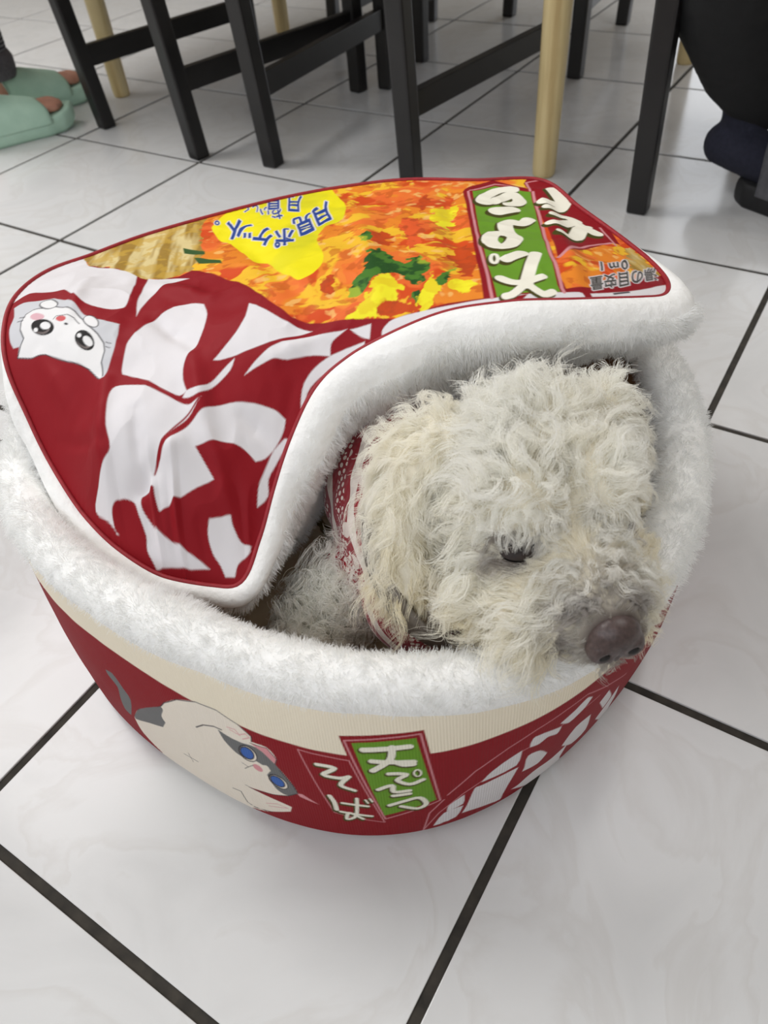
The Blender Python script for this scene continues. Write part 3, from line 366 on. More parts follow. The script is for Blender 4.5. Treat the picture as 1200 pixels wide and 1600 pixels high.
["line","cream",[[63.9,209.9],[64.2,205.6],[64.7,199.4],[65.0,193.3],[64.4,189.6],[62.3,190.1],[59.1,193.1],[56.0,196.1],[53.9,196.7],[53.0,194.0],[52.7,189.4],[53.3,183.9],[54.9,178.3],[57.9,172.3],[62.1,165.6],[66.6,159.1],[70.4,154.0],[73.2,151.0],[75.6,149.5],[77.7,148.0],[79.5,145.1],[81.4,140.0],[83.0,133.7],[84.1,127.6],[84.4,122.9],[83.9,119.2],[82.7,116.1],[80.9,114.0],[78.7,113.4],[75.7,114.7],[71.9,117.4],[68.0,121.2],[64.9,125.5],[62.4,131.0],[60.2,137.8],[58.8,144.5],[58.4,149.4],[59.8,151.7],[62.7,152.2],[65.7,152.0],[67.8,152.0]],13.81],
["line","cream",[[96.8,90.1],[101.4,108.5]],11.77],
["line","cream",[[90.6,87.0],[90.8,86.6],[91.1,85.9],[91.4,85.1],[91.6,84.4],[91.9,83.8],[92.0,83.2],[92.2,82.6],[92.3,82.1],[92.4,81.5],[92.5,81.0],[92.6,80.5],[92.6,80.1],[92.6,79.7],[92.6,79.3],[92.5,79.0],[92.4,78.7],[92.3,78.5],[92.2,78.3],[92.0,78.1],[91.8,78.0],[91.6,77.9],[91.4,77.9],[91.1,78.0],[90.9,78.0],[90.6,78.2],[90.3,78.3],[90.0,78.6],[89.6,78.8],[89.3,79.1],[89.0,79.5],[88.6,79.9],[88.2,80.3],[87.9,80.8],[87.5,81.3],[87.2,81.8],[86.8,82.4],[86.5,83.0],[86.1,83.6],[85.8,84.2],[85.5,84.9],[85.2,85.5],[84.9,86.2],[84.6,86.9],[84.3,87.6],[84.1,88.2],[83.9,88.9],[83.7,89.5],[83.5,90.1],[83.4,90.7],[83.3,91.3],[83.2,91.9],[83.2,92.4],[83.1,92.8],[83.2,93.3],[83.2,93.6],[83.3,94.0],[83.4,94.2],[83.5,94.5],[83.7,94.6],[83.8,94.8],[84.1,94.8],[84.3,94.8],[84.6,94.8],[84.9,94.6],[85.2,94.5],[85.5,94.3],[85.8,94.0],[86.2,93.7],[86.5,93.3],[86.9,92.9],[87.3,92.4],[87.7,91.9],[88.1,91.4],[88.5,90.8],[88.8,90.2],[89.2,89.6],[89.6,88.9],[90.0,88.2],[90.3,87.5],[90.6,87.0]],3.04],
["line","cream",[[107.1,57.3],[110.0,56.6],[114.2,55.7],[118.5,55.3],[122.3,56.4],[125.6,59.6],[128.7,64.4],[131.2,69.6],[133.0,73.3]],9.12],
["line","cream",[[110.5,115.3],[113.0,106.9],[116.0,96.1],[118.9,85.6],[121.3,77.3],[123.5,70.4],[125.6,64.2],[127.4,59.3],[128.5,56.0]],10.11],
["line","cream",[[127.4,55.2],[127.0,52.3],[126.5,48.2],[125.8,44.1],[124.9,41.1],[124.0,39.3],[122.9,38.0],[121.8,37.2],[121.1,36.6]],6.8],
["line","cream",[[129.7,56.7],[132.4,55.7],[136.3,54.3],[140.2,53.3],[143.3,53.1],[145.1,54.2],[146.4,56.1],[147.3,58.1],[147.9,59.5]],6.71],
["line","olive",[[48.6,301.3],[51.4,298.4],[55.4,294.2],[59.7,289.6],[63.1,285.6],[65.8,282.1],[68.2,278.8],[69.8,275.7],[70.1,273.0],[68.6,270.5],[65.6,268.4],[62.3,266.7],[59.5,265.5],[57.6,265.1],[56.0,265.3],[54.7,265.8],[53.8,266.1]],16.72],
["line","olive",[[63.7,250.8],[65.7,252.2],[68.7,254.1],[71.6,256.6],[73.5,259.7],[73.9,264.1],[73.4,269.4],[72.6,274.3],[72.2,277.7]],13.02],
["line","olive",[[78.5,232.1],[79.8,234.2],[81.6,237.2],[83.8,240.2],[86.3,241.8],[89.4,241.7],[93.1,240.4],[96.6,238.8],[98.9,237.8]],13.1],
["line","olive",[[87.4,204.4],[88.9,204.9],[91.1,205.7],[93.4,207.2],[95.0,209.8],[95.6,214.8],[95.6,221.2],[95.8,227.2],[96.9,230.9],[99.5,231.6],[102.8,230.4],[106.1,228.5],[108.3,227.4]],16.44],
["line","olive",[[107.0,183.2],[108.9,183.2],[111.8,183.0],[114.4,184.0],[115.7,187.6],[114.7,195.5],[112.4,206.0],[110.5,215.7],[110.3,221.9],[112.7,223.6],[116.7,222.7],[120.8,220.9],[123.6,219.8]],17.41],
["line","olive",[[114.4,200.9],[112.0,232.0]],11.47],
["line","cream",[[48.4,306.7],[51.2,303.8],[55.2,299.7],[59.4,295.2],[62.8,291.2],[65.5,287.7],[67.8,284.5],[69.4,281.5],[69.8,278.8],[68.2,276.4],[65.2,274.3],[61.8,272.6],[59.0,271.5],[57.1,271.1],[55.5,271.3],[54.2,271.8],[53.3,272.0]],14.41],
["line","cream",[[63.0,257.1],[65.1,258.5],[68.1,260.3],[71.1,262.8],[73.0,265.8],[73.4,270.1],[73.0,275.3],[72.3,280.1],[71.8,283.4]],10.66],
["line","cream",[[77.7,238.9],[79.0,240.9],[80.8,243.9],[83.1,246.7],[85.6,248.4],[88.8,248.2],[92.5,246.9],[95.9,245.4],[98.3,244.4]],10.56],
["line","cream",[[86.2,211.9],[87.8,212.5],[90.0,213.2],[92.3,214.7],[93.9,217.3],[94.6,222.1],[94.7,228.3],[95.0,234.1],[96.2,237.7],[98.7,238.3],[102.1,237.2],[105.4,235.4],[107.6,234.3]],13.6],
["line","cream",[[105.6,191.5],[107.5,191.5],[110.4,191.4],[113.1,192.5],[114.4,196.0],[113.5,203.5],[111.4,213.6],[109.6,223.0],[109.5,229.0],[112.0,230.6],[116.0,229.7],[120.1,227.9],[122.9,226.8]],14.29],
["line","cream",[[113.3,208.8],[111.4,238.7]],8.72],
["glyph","blue",["月",[-125.0,147.9],[[-2.19,54.06],[-30.04,-58.32]]],1.3],
["glyph","blue",["見",[-125.5,118.0],[[-7.91,52.66],[-22.23,-56.87]]],1.3],
["glyph","blue",["ポ",[-120.7,81.3],[[-23.81,42.07],[-2.91,-51.68]]],1.3],
["glyph","blue",["ケ",[-150.2,84.9],[[-31.66,39.51],[5.52,-51.9]]],1.3],
["glyph","blue",["ッ",[-183.3,97.2],[[-39.83,34.05],[15.03,-50.75]]],1.3],
["glyph","blue",["ト",[-207.5,103.7],[[-44.9,26.91],[21.99,-47.09]]],1.3],
["glyph","blue",["お",[-179.5,141.8],[[-7.11,29.0],[-10.38,-30.85]]],1.0],
["glyph","blue",["い",[-200.3,147.4],[[-10.65,23.58],[-4.85,-27.2]]],1.0],
["glyph","blue",["し",[-215.6,150.5],[[-10.96,15.77],[-0.48,-20.21]]],1.0],
["glyph","blue",["く",[-225.7,148.9],[[-12.19,14.5],[1.02,-19.63]]],1.0],
["glyph","blue",["。",[-231.0,107.7],[[-28.59,17.2],[12.95,-29.84]]],1.0],
["glyph","blue",["月",[-180.6,174.6],[[-19.31,34.03],[-3.6,-44.38]]],1.0],
["glyph","blue",["見",[-207.0,171.4],[[-18.94,32.48],[-4.67,-40.86]]],1.0],
["poly","batter",[[156.2,216.2],[164.1,212.6],[190.2,179.9],[196.8,173.2],[191.8,150.7],[176.3,149.5]],0],
["glyph","char",["湯",[192.6,162.2],[[-5.74,11.36],[-20.59,-35.81]]],1.0],
["glyph","char",["の",[187.1,141.6],[[-5.62,10.8],[-18.96,-31.47]]],1.0],
["glyph","char",["目",[181.3,123.9],[[-5.95,9.67],[-15.91,-25.4]]],1.0],
["glyph","char",["安",[175.2,109.0],[[-6.23,8.86],[-13.59,-21.24]]],1.0],
["glyph","char",["量",[168.9,96.0],[[-6.43,8.35],[-11.94,-18.56]]],1.0],
["glyph","char",["0",[171.7,156.9],[[-5.58,13.49],[-21.64,-40.54]]],1.0],
["glyph","char",["m",[166.5,144.3],[[-5.59,13.22],[-20.17,-37.78]]],1.0],
["glyph","char",["l",[160.3,131.3],[[-5.95,12.35],[-17.49,-32.95]]],1.0],
["line","ink",[[184.1,92.8],[191.6,106.0]],1.76]]
WALL = [["poly","gray",[[-525.6,114.2],[-523.4,115.2],[-519.3,116.5],[-516.1,116.7],[-513.2,113.5],[-510.3,108.6],[-507.8,103.7],[-505.5,100.3],[-503.3,96.6],[-502.9,91.0],[-506.4,79.4],[-513.0,63.5],[-516.6,55.4],[-518.4,55.5],[-521.5,56.6],[-523.5,59.2],[-523.1,65.6],[-521.6,73.8],[-520.3,81.1],[-518.7,87.3],[-517.1,93.4],[-516.7,97.9],[-518.9,101.7],[-522.3,104.9],[-524.7,107.7],[-525.3,110.0],[-525.5,112.9]],0.0],
["poly","catcream",[[-510.5,59.4],[-506.4,67.0],[-501.2,76.1],[-496.1,83.3],[-484.4,94.8],[-470.9,106.5],[-461.6,114.5],[-459.0,117.8],[-456.8,121.4],[-454.5,124.7],[-449.7,129.6],[-443.8,135.0],[-438.6,138.9],[-432.1,142.6],[-425.0,145.8],[-418.5,147.9],[-411.9,149.1],[-405.1,149.5],[-399.0,149.1],[-392.8,147.8],[-386.7,145.6],[-381.7,143.1],[-378.0,140.4],[-374.5,137.1],[-372.2,134.0],[-372.1,132.0],[-372.5,129.3],[-372.2,127.7],[-368.9,127.6],[-364.2,127.9],[-360.4,127.2],[-357.8,124.5],[-355.7,120.6],[-354.6,116.8],[-355.0,113.9],[-356.2,110.2],[-356.7,107.3],[-355.6,104.4],[-353.7,101.8],[-352.0,98.8],[-350.0,94.0],[-347.6,88.3],[-345.9,82.9],[-344.9,79.1],[-344.1,74.8],[-343.8,72.9],[-345.4,71.0],[-349.3,66.9],[-353.0,63.7],[-357.4,61.5],[-362.4,59.5],[-367.3,58.1],[-375.4,56.9],[-384.8,55.4],[-389.2,54.6],[-385.8,53.9],[-378.2,52.2],[-370.9,50.5],[-363.5,48.6],[-355.8,46.5],[-352.6,45.2],[-355.2,35.6],[-359.5,32.6],[-369.6,25.4],[-379.1,19.0],[-385.7,16.3],[-392.4,14.4],[-420.1,-42.1],[-425.7,-47.4],[-432.0,-53.9],[-437.3,-57.9],[-445.6,-59.3],[-455.3,-59.0],[-465.2,-59.3],[-477.3,-61.2],[-491.6,-64.6],[-505.5,-67.6],[-520.6,-70.8],[-537.8,-76.0],[-492.6,15.4],[-499.8,19.0],[-506.4,23.8],[-511.2,29.2],[-512.5,35.7],[-512.6,44.3],[-512.3,51.0],[-512.2,53.2],[-511.9,55.8]],0.0],
["line","ink",[[-510.5,59.4],[-496.1,83.3],[-461.6,114.5],[-454.5,124.7],[-438.6,138.9],[-418.5,147.9],[-399.0,149.1],[-381.7,143.1],[-371.7,134.3],[-372.6,127.6]],0.96],
["poly","gray",[[-510.5,59.4],[-506.9,65.6],[-499.7,77.7],[-493.1,87.0],[-482.1,97.9],[-469.8,108.2],[-461.6,114.2],[-460.2,114.5],[-459.5,113.4],[-459.6,111.5],[-460.9,108.2],[-463.1,103.8],[-464.5,99.8],[-464.2,96.4],[-463.1,93.4],[-462.5,92.2],[-469.3,79.8],[-472.6,78.2],[-480.4,74.0],[-488.2,69.7],[-496.0,64.8],[-504.4,59.0],[-510.6,54.9],[-511.3,55.7],[-510.8,58.2]],0.0],
["poly","gray",[[-402.5,125.3],[-400.7,124.6],[-396.6,123.1],[-392.4,122.1],[-389.1,121.6],[-385.7,121.4],[-382.3,121.2],[-378.1,121.9],[-373.7,122.7],[-369.8,122.4],[-366.3,120.6],[-363.1,117.6],[-360.3,114.0],[-357.4,109.5],[-354.6,104.1],[-352.0,98.8],[-349.8,93.6],[-347.6,88.0],[-345.9,82.9],[-344.9,79.1],[-344.1,74.8],[-343.8,72.9],[-345.5,70.5],[-349.4,66.2],[-353.0,63.7],[-356.2,64.2],[-359.4,66.7],[-361.9,70.2],[-364.1,76.9],[-365.8,85.4],[-366.5,89.2],[-362.0,96.5],[-364.0,98.3],[-368.6,101.5],[-373.0,103.6],[-375.9,103.5],[-379.3,102.2],[-382.4,101.6],[-385.2,101.8],[-387.8,102.7],[-390.1,104.0],[-393.0,106.8],[-396.2,110.6],[-398.8,114.2],[-400.5,118.5],[-401.9,123.2]],0.0],
["poly","catcream",[[-376.7,95.3],[-374.0,97.2],[-368.5,100.7],[-364.3,102.5],[-363.0,100.9],[-362.2,98.1],[-362.0,96.5],[-366.9,86.9],[-368.7,87.1],[-372.6,87.6],[-375.6,88.5],[-376.4,90.7],[-376.6,93.9]],0.0],
["poly","pinkear",[[-374.1,125.2],[-360.6,126.1],[-354.2,115.2],[-356.5,108.1],[-364.8,119.4]],0.0],
["line","ink",[[-374.1,125.2],[-360.6,126.1],[-354.2,115.2],[-356.5,108.1]],0.77],
["poly","pinkear",[[-344.9,72.2],[-340.0,72.6],[-328.9,60.9],[-342.8,67.6]],0.0],
["line","ink",[[-353.1,63.2],[-343.9,71.9],[-345.9,82.9],[-353.8,100.8]],0.77],
["poly","ink",[[-372.1,104.6],[-374.0,101.8],[-376.2,100.0],[-378.9,99.0],[-381.5,99.0],[-383.8,100.1],[-385.6,102.2],[-386.7,105.0],[-387.1,108.2],[-386.5,111.6],[-385.2,115.0],[-383.4,117.5],[-381.0,119.5],[-378.4,120.3],[-375.9,120.3],[-373.7,119.0],[-371.9,117.1],[-370.8,114.4],[-370.4,111.2],[-370.9,107.8]],0.0],
["poly","catcream",[[-372.7,104.9],[-374.2,102.8],[-376.2,101.2],[-378.4,100.4],[-380.8,100.4],[-382.7,101.5],[-384.3,103.3],[-385.3,105.7],[-385.7,108.5],[-385.3,111.4],[-384.3,114.0],[-382.6,116.3],[-380.6,117.9],[-378.4,118.6],[-376.2,118.5],[-374.3,117.3],[-372.8,115.5],[-371.8,113.2],[-371.4,110.5],[-371.7,107.6]],0.0],
["poly","ink",[[-374.2,105.8],[-375.7,103.7],[-377.5,102.0],[-379.6,101.2],[-381.6,101.3],[-383.4,102.1],[-384.9,103.6],[-385.7,105.9],[-385.9,108.5],[-385.5,111.2],[-384.5,113.8],[-383.0,115.9],[-381.1,117.3],[-379.1,118.1],[-377.1,118.0],[-375.3,117.2],[-373.9,115.7],[-373.1,113.4],[-372.9,110.8],[-373.3,108.2]],0.0],
["poly","eyeblue",[[-375.0,106.4],[-376.2,104.7],[-377.7,103.4],[-379.4,102.8],[-381.0,103.0],[-382.6,103.7],[-383.8,105.0],[-384.5,106.8],[-384.8,108.9],[-384.5,111.0],[-383.7,113.1],[-382.5,114.8],[-380.9,116.1],[-379.2,116.7],[-377.6,116.5],[-376.1,115.9],[-374.9,114.5],[-374.2,112.8],[-373.9,110.7],[-374.2,108.4]],0.0],
["poly","ink",[[-351.1,76.6],[-352.5,74.4],[-354.6,72.7],[-357.0,72.2],[-359.5,72.6],[-361.8,74.2],[-363.7,76.5],[-365.2,79.2],[-365.9,82.4],[-365.7,85.7],[-364.9,88.6],[-363.3,90.9],[-361.2,92.6],[-358.9,93.1],[-356.4,92.7],[-354.1,91.3],[-352.2,89.0],[-350.8,86.1],[-350.1,82.9],[-350.3,79.5]],0.0],
["poly","catcream",[[-351.7,77.1],[-353.0,75.1],[-354.7,73.8],[-356.8,73.5],[-358.9,74.0],[-361.0,75.2],[-362.7,77.2],[-363.9,79.8],[-364.6,82.5],[-364.6,85.2],[-363.8,87.6],[-362.5,89.6],[-360.7,91.0],[-358.7,91.4],[-356.6,90.9],[-354.5,89.6],[-352.8,87.6],[-351.6,85.1],[-351.0,82.4],[-351.1,79.5]],0.0],
["poly","ink",[[-353.2,78.1],[-354.4,76.3],[-356.0,75.0],[-357.9,74.4],[-359.8,74.8],[-361.6,76.0],[-363.2,77.7],[-364.3,80.0],[-364.8,82.6],[-364.6,85.2],[-364.0,87.4],[-362.7,89.3],[-361.1,90.6],[-359.2,91.0],[-357.3,90.8],[-355.5,89.7],[-354.0,87.8],[-353.0,85.5],[-352.4,83.2],[-352.5,80.5]],0.0],
["poly","eyeblue",[[-354.0,78.9],[-355.0,77.4],[-356.3,76.5],[-357.9,76.0],[-359.5,76.3],[-361.0,77.4],[-362.3,78.9],[-363.3,80.7],[-363.7,82.7],[-363.7,84.9],[-363.1,86.8],[-362.1,88.3],[-360.8,89.2],[-359.2,89.6],[-357.6,89.3],[-356.1,88.3],[-354.8,86.7],[-353.9,85.0],[-353.4,83.0],[-353.5,80.9]],0.0],
["poly","pinkear",[[-369.3,91.4],[-370.0,90.3],[-371.0,89.6],[-372.2,89.3],[-373.5,89.5],[-374.7,90.1],[-375.7,91.0],[-376.5,92.2],[-376.9,93.7],[-376.9,95.1],[-376.5,96.3],[-375.8,97.4],[-374.7,98.3],[-373.5,98.6],[-372.2,98.3],[-371.0,97.8],[-370.0,96.9],[-369.3,95.5],[-368.8,94.2],[-368.9,92.6]],0.0],
["line","ink",[[-386.9,92.6],[-381.8,89.8],[-385.5,85.1]],0.57],
["line","ink",[[-381.8,89.8],[-376.7,95.3]],0.57],
["line","ink",[[-454.9,50.6],[-439.1,51.9]],0.77],
["line","ink",[[-448.4,57.5],[-446.2,45.3]],0.57],
["line","ink",[[-425.1,113.6],[-417.0,121.2],[-405.9,126.5],[-398.6,127.0]],1.15],
["line","ink",[[-406.8,37.7],[-398.8,38.7],[-396.1,21.7],[-389.3,17.9],[-373.7,21.9]],0.96],
["line","ink",[[-390.8,56.0],[-382.1,53.8],[-367.4,57.4],[-353.1,63.2]],0.77],
["line","pinkear",[[-392.6,133.7],[-385.4,135.0],[-381.8,130.1],[-390.6,132.1]],0.77],
["line","pinkear",[[-381.5,131.4],[-376.4,135.1],[-373.7,131.8],[-380.1,126.8]],0.77],
["line","pinkear",[[-375.9,36.3],[-365.4,42.4],[-356.6,40.5],[-374.1,32.8]],0.77],
["poly","red",[[-303.6,160.6],[-247.4,169.8],[-236.6,65.6],[-282.2,37.3],[-318.3,50.2],[-335.5,135.6],[-299.3,133.7]],0.0],
["line","pinkline",[[-299.9,132.3],[-335.5,135.3],[-318.2,51.4],[-281.4,38.5],[-299.4,132.4]],0.92],
["line","pinkline",[[-300.4,155.9],[-249.8,165.7],[-239.4,67.1],[-280.5,44.5],[-300.4,155.9]],1.38],
["poly","green",[[-295.6,153.8],[-252.9,161.3],[-242.2,69.9],[-280.8,50.6]],0.0],
["line","olive",[[-289.1,145.5],[-286.1,146.1],[-281.9,146.4],[-277.3,146.9],[-273.0,147.5],[-268.9,148.3],[-264.6,149.1],[-260.9,149.7],[-258.2,150.2]],6.9],
["line","olive",[[-284.4,132.1],[-281.8,131.8],[-278.0,131.7],[-273.8,131.0],[-270.0,130.7],[-266.3,130.8],[-262.5,130.6],[-259.1,130.6],[-256.8,130.5]],6.44],
["line","olive",[[-269.7,149.4],[-270.0,146.7],[-270.3,142.4],[-270.9,137.8],[-272.3,133.6],[-275.0,129.8],[-278.7,125.8],[-282.3,122.2],[-284.8,119.8]],6.44],
["line","olive",[[-270.9,132.4],[-269.6,131.5],[-267.8,129.8],[-265.7,128.3],[-263.8,127.2],[-261.9,126.8],[-259.9,126.8],[-258.2,127.0],[-256.9,127.3]],5.98],
["line","olive",[[-274.2,115.6],[-271.6,115.6],[-267.9,115.4],[-264.3,115.0],[-262.4,113.9],[-263.0,112.3],[-265.4,110.5],[-267.8,108.3],[-268.9,106.5],[-268.0,104.4],[-265.9,102.4],[-263.4,100.5],[-260.9,99.7],[-258.4,100.2],[-255.7,101.8],[-253.2,103.7],[-251.4,104.8]],5.29],
["line","olive",[[-283.1,92.8],[-281.1,94.2],[-278.2,96.4],[-275.2,98.2],[-273.1,98.8],[-272.5,97.2],[-272.7,94.1],[-272.9,91.0],[-272.2,88.9],[-269.9,88.6],[-266.7,89.0],[-263.6,89.6],[-261.4,89.9]],5.29],
["line","olive",[[-252.4,114.4],[-252.4,114.1],[-252.4,113.8],[-252.5,113.3],[-252.5,113.1],[-252.6,112.8],[-252.7,112.5],[-252.8,112.0],[-252.9,111.8],[-253.1,111.5],[-253.2,111.2],[-253.3,111.2],[-253.5,111.0],[-253.7,110.7],[-253.8,110.7],[-254.0,110.4],[-254.2,110.4],[-254.4,110.4],[-254.6,110.4],[-254.7,110.4],[-254.9,110.4],[-255.1,110.4],[-255.3,110.4],[-255.5,110.7],[-255.7,110.7],[-255.8,110.9],[-256.0,111.2],[-256.1,111.2],[-256.3,111.5],[-256.4,111.7],[-256.5,112.0],[-256.7,112.3],[-256.8,112.5],[-256.9,113.0],[-256.9,113.3],[-257.0,113.6],[-257.0,113.8],[-257.1,114.3],[-257.1,114.6],[-257.1,114.9],[-257.1,115.4],[-257.1,115.7],[-257.0,115.9],[-257.0,116.4],[-256.9,116.7],[-256.8,117.0],[-256.7,117.3],[-256.6,117.5],[-256.5,117.8],[-256.4,118.0],[-256.2,118.3],[-256.1,118.6],[-256.0,118.8],[-255.8,118.8],[-255.6,119.1],[-255.4,119.1],[-255.3,119.3],[-255.1,119.3],[-254.9,119.4],[-254.7,119.4],[-254.5,119.4],[-254.3,119.3],[-254.2,119.3],[-254.0,119.1],[-253.8,119.1],[-253.6,118.8],[-253.5,118.6],[-253.3,118.6],[-253.2,118.3],[-253.0,118.0],[-252.9,117.8],[-252.8,117.5],[-252.7,117.2],[-252.6,116.8],[-252.5,116.5],[-252.5,116.2],[-252.4,115.9],[-252.4,115.4],[-252.4,115.1],[-252.4,114.6],[-252.4,114.4]],2.76],
["line","olive",[[-273.0,82.5],[-261.6,84.8]],5.29],
["line","olive",[[-276.7,66.8],[-275.0,68.0],[-272.5,69.4],[-269.6,71.1],[-266.8,72.5],[-263.8,74.0],[-260.6,75.8],[-257.6,76.8],[-255.2,76.6],[-253.3,74.9],[-251.7,71.6],[-250.7,67.9],[-250.5,64.9],[-251.2,62.3],[-252.7,60.0],[-254.7,58.4],[-257.0,57.9],[-259.8,58.8],[-263.1,60.8],[-266.2,63.1],[-268.3,64.5]],5.29],
["line","cream",[[-288.3,146.7],[-285.4,147.1],[-281.2,147.6],[-276.6,148.2],[-272.3,148.6],[-268.2,149.3],[-263.9,150.1],[-260.2,150.8],[-257.6,151.3]],5.52],
["line","cream",[[-283.7,133.4],[-281.0,133.1],[-277.3,132.7],[-273.1,132.3],[-269.2,132.0],[-265.5,131.8],[-261.7,131.9],[-258.4,131.8],[-256.1,131.8]],5.06],
["line","cream",[[-269.0,150.5],[-269.3,147.8],[-269.5,143.7],[-270.2,139.1],[-271.6,134.9],[-274.3,131.1],[-277.9,127.1],[-281.5,123.5],[-284.0,121.0]],5.06],
["line","cream",[[-270.2,133.7],[-268.9,132.6],[-267.1,131.1],[-265.0,129.4],[-263.1,128.2],[-261.2,127.9],[-259.2,128.1],[-257.5,128.1],[-256.2,128.4]],4.6],
["line","cream",[[-273.5,116.8],[-270.9,116.9],[-267.1,116.7],[-263.6,116.0],[-261.7,115.2],[-262.3,113.6],[-264.6,111.8],[-267.1,109.6],[-268.2,107.8],[-267.2,105.7],[-265.2,103.7],[-262.6,101.8],[-260.2,101.0],[-257.7,101.5],[-254.9,103.1],[-252.5,105.0],[-250.7,106.1]],3.91],
["line","cream",[[-282.3,94.1],[-280.3,95.7],[-277.4,97.9],[-274.4,99.7],[-272.4,100.1],[-271.7,98.5],[-272.0,95.6],[-272.1,92.3],[-271.4,90.4],[-269.2,89.8],[-266.0,90.2],[-262.8,90.9],[-260.7,91.2]],3.91],
["line","cream",[[-251.7,115.7],[-251.7,115.4],[-251.7,114.9],[-251.8,114.6],[-251.8,114.4],[-251.9,113.9],[-252.0,113.6],[-252.1,113.3],[-252.2,113.1],[-252.3,112.8],[-252.5,112.5],[-252.6,112.3],[-252.8,112.3],[-253.0,112.0],[-253.1,111.8],[-253.3,111.7],[-253.5,111.7],[-253.7,111.7],[-253.8,111.5],[-254.0,111.5],[-254.2,111.7],[-254.4,111.7],[-254.6,111.7],[-254.8,111.7],[-254.9,112.0],[-255.1,112.2],[-255.3,112.3],[-255.4,112.5],[-255.6,112.8],[-255.7,113.0],[-255.8,113.3],[-256.0,113.6],[-256.1,113.8],[-256.1,114.1],[-256.2,114.6],[-256.3,114.9],[-256.3,115.1],[-256.4,115.4],[-256.4,115.9],[-256.4,116.2],[-256.4,116.5],[-256.4,117.0],[-256.3,117.2],[-256.3,117.5],[-256.2,118.0],[-256.1,118.3],[-256.0,118.5],[-255.9,118.8],[-255.8,119.1],[-255.7,119.3],[-255.5,119.6],[-255.4,119.9],[-255.2,119.9],[-255.1,120.1],[-254.9,120.4],[-254.7,120.4],[-254.6,120.4],[-254.4,120.6],[-254.2,120.7],[-254.0,120.7],[-253.8,120.7],[-253.6,120.4],[-253.5,120.4],[-253.3,120.4],[-253.1,120.2],[-252.9,120.1],[-252.8,119.9],[-252.6,119.6],[-252.5,119.4],[-252.3,119.1],[-252.2,118.9],[-252.1,118.6],[-252.0,118.3],[-251.9,118.1],[-251.8,117.8],[-251.8,117.3],[-251.7,117.0],[-251.7,116.7],[-251.7,116.2],[-251.7,116.0],[-251.7,115.7]],1.38],
["line","cream",[[-272.3,84.0],[-260.9,86.3]],3.91],
["line","cream",[[-275.9,68.3],[-274.2,69.5],[-271.7,70.9],[-268.8,72.6],[-266.0,74.1],[-263.1,75.5],[-259.9,77.3],[-256.9,78.4],[-254.4,78.2],[-252.5,76.2],[-251.0,72.9],[-250.0,69.2],[-249.7,66.2],[-250.4,63.9],[-252.0,61.5],[-254.0,60.0],[-256.2,59.4],[-259.0,60.4],[-262.3,62.6],[-265.4,64.6],[-267.6,66.0]],3.91],
["line","olive",[[-324.0,119.9],[-321.3,119.9],[-317.2,120.0],[-313.4,119.6],[-311.5,118.6],[-312.8,116.2],[-316.1,113.2],[-319.4,109.9],[-320.8,107.6],[-319.3,106.4],[-316.2,105.6],[-312.5,105.6],[-309.5,105.5],[-307.3,106.0],[-305.2,107.0],[-303.6,108.0],[-302.4,108.8]],5.29],
["line","olive",[[-303.7,106.7],[-305.1,104.6],[-307.1,101.5],[-308.9,98.1],[-309.4,95.3],[-308.0,93.2],[-305.1,91.6],[-302.2,90.2],[-300.2,89.1]],5.06],
["line","olive",[[-319.7,76.7],[-319.2,74.7],[-318.5,72.2],[-317.8,69.2],[-317.3,66.2],[-317.0,63.1],[-316.9,59.9],[-316.9,56.8],[-316.9,54.5]],5.06],
["line","olive",[[-311.2,66.8],[-292.6,64.7]],4.37],
["line","olive",[[-314.0,52.1],[-291.1,47.9]],4.37],
["line","olive",[[-299.7,76.5],[-299.9,73.9],[-300.1,70.1],[-300.5,65.7],[-300.8,61.7],[-301.2,57.6],[-301.6,53.6],[-302.2,49.8],[-303.2,46.7],[-304.8,44.1],[-307.0,41.9],[-309.1,40.7],[-310.3,40.5],[-310.5,42.5],[-309.9,46.2],[-308.9,49.7],[-307.5,51.5],[-305.4,50.6],[-302.6,47.9],[-299.9,44.9],[-298.0,42.7]],4.14],
["line","olive",[[-293.6,75.3],[-292.2,70.0]],2.99],
["line","olive",[[-290.2,77.5],[-288.8,72.5]],2.99],
["line","cream",[[-323.2,121.3],[-320.4,121.4],[-316.3,121.4],[-312.6,121.0],[-310.7,120.0],[-311.9,117.9],[-315.2,114.6],[-318.6,111.4],[-320.0,109.0],[-318.5,107.8],[-315.3,107.3],[-311.7,107.0],[-308.7,106.9],[-306.4,107.5],[-304.4,108.4],[-302.7,109.5],[-301.6,110.3]],3.91],
["line","cream",[[-302.9,108.2],[-304.2,106.2],[-306.3,102.9],[-308.1,99.5],[-308.6,96.7],[-307.1,94.8],[-304.3,93.2],[-301.3,91.9],[-299.3,90.8]],3.68],
["line","cream",[[-318.8,78.3],[-318.3,76.6],[-317.6,74.1],[-316.8,71.1],[-316.3,68.1],[-316.1,64.9],[-315.9,61.8],[-315.9,58.7],[-315.9,56.6]],3.68],
["line","cream",[[-310.3,68.7],[-291.8,66.4]],2.99],
["line","cream",[[-313.0,54.0],[-290.3,49.6]],2.99],
["line","cream",[[-298.9,78.2],[-299.0,75.6],[-299.3,71.8],[-299.6,67.4],[-300.0,63.4],[-300.4,59.5],[-300.8,55.5],[-301.3,51.7],[-302.3,48.6],[-303.9,46.0],[-306.1,43.8],[-308.2,42.6],[-309.4,42.6],[-309.5,44.4],[-309.0,48.1],[-308.0,51.6],[-306.6,53.4],[-304.5,52.5],[-301.7,49.8],[-299.0,46.6],[-297.1,44.6]],2.76],
["line","cream",[[-292.8,76.8],[-291.3,71.7]],1.61],
["line","cream",[[-289.4,79.2],[-287.9,74.2]],1.61],
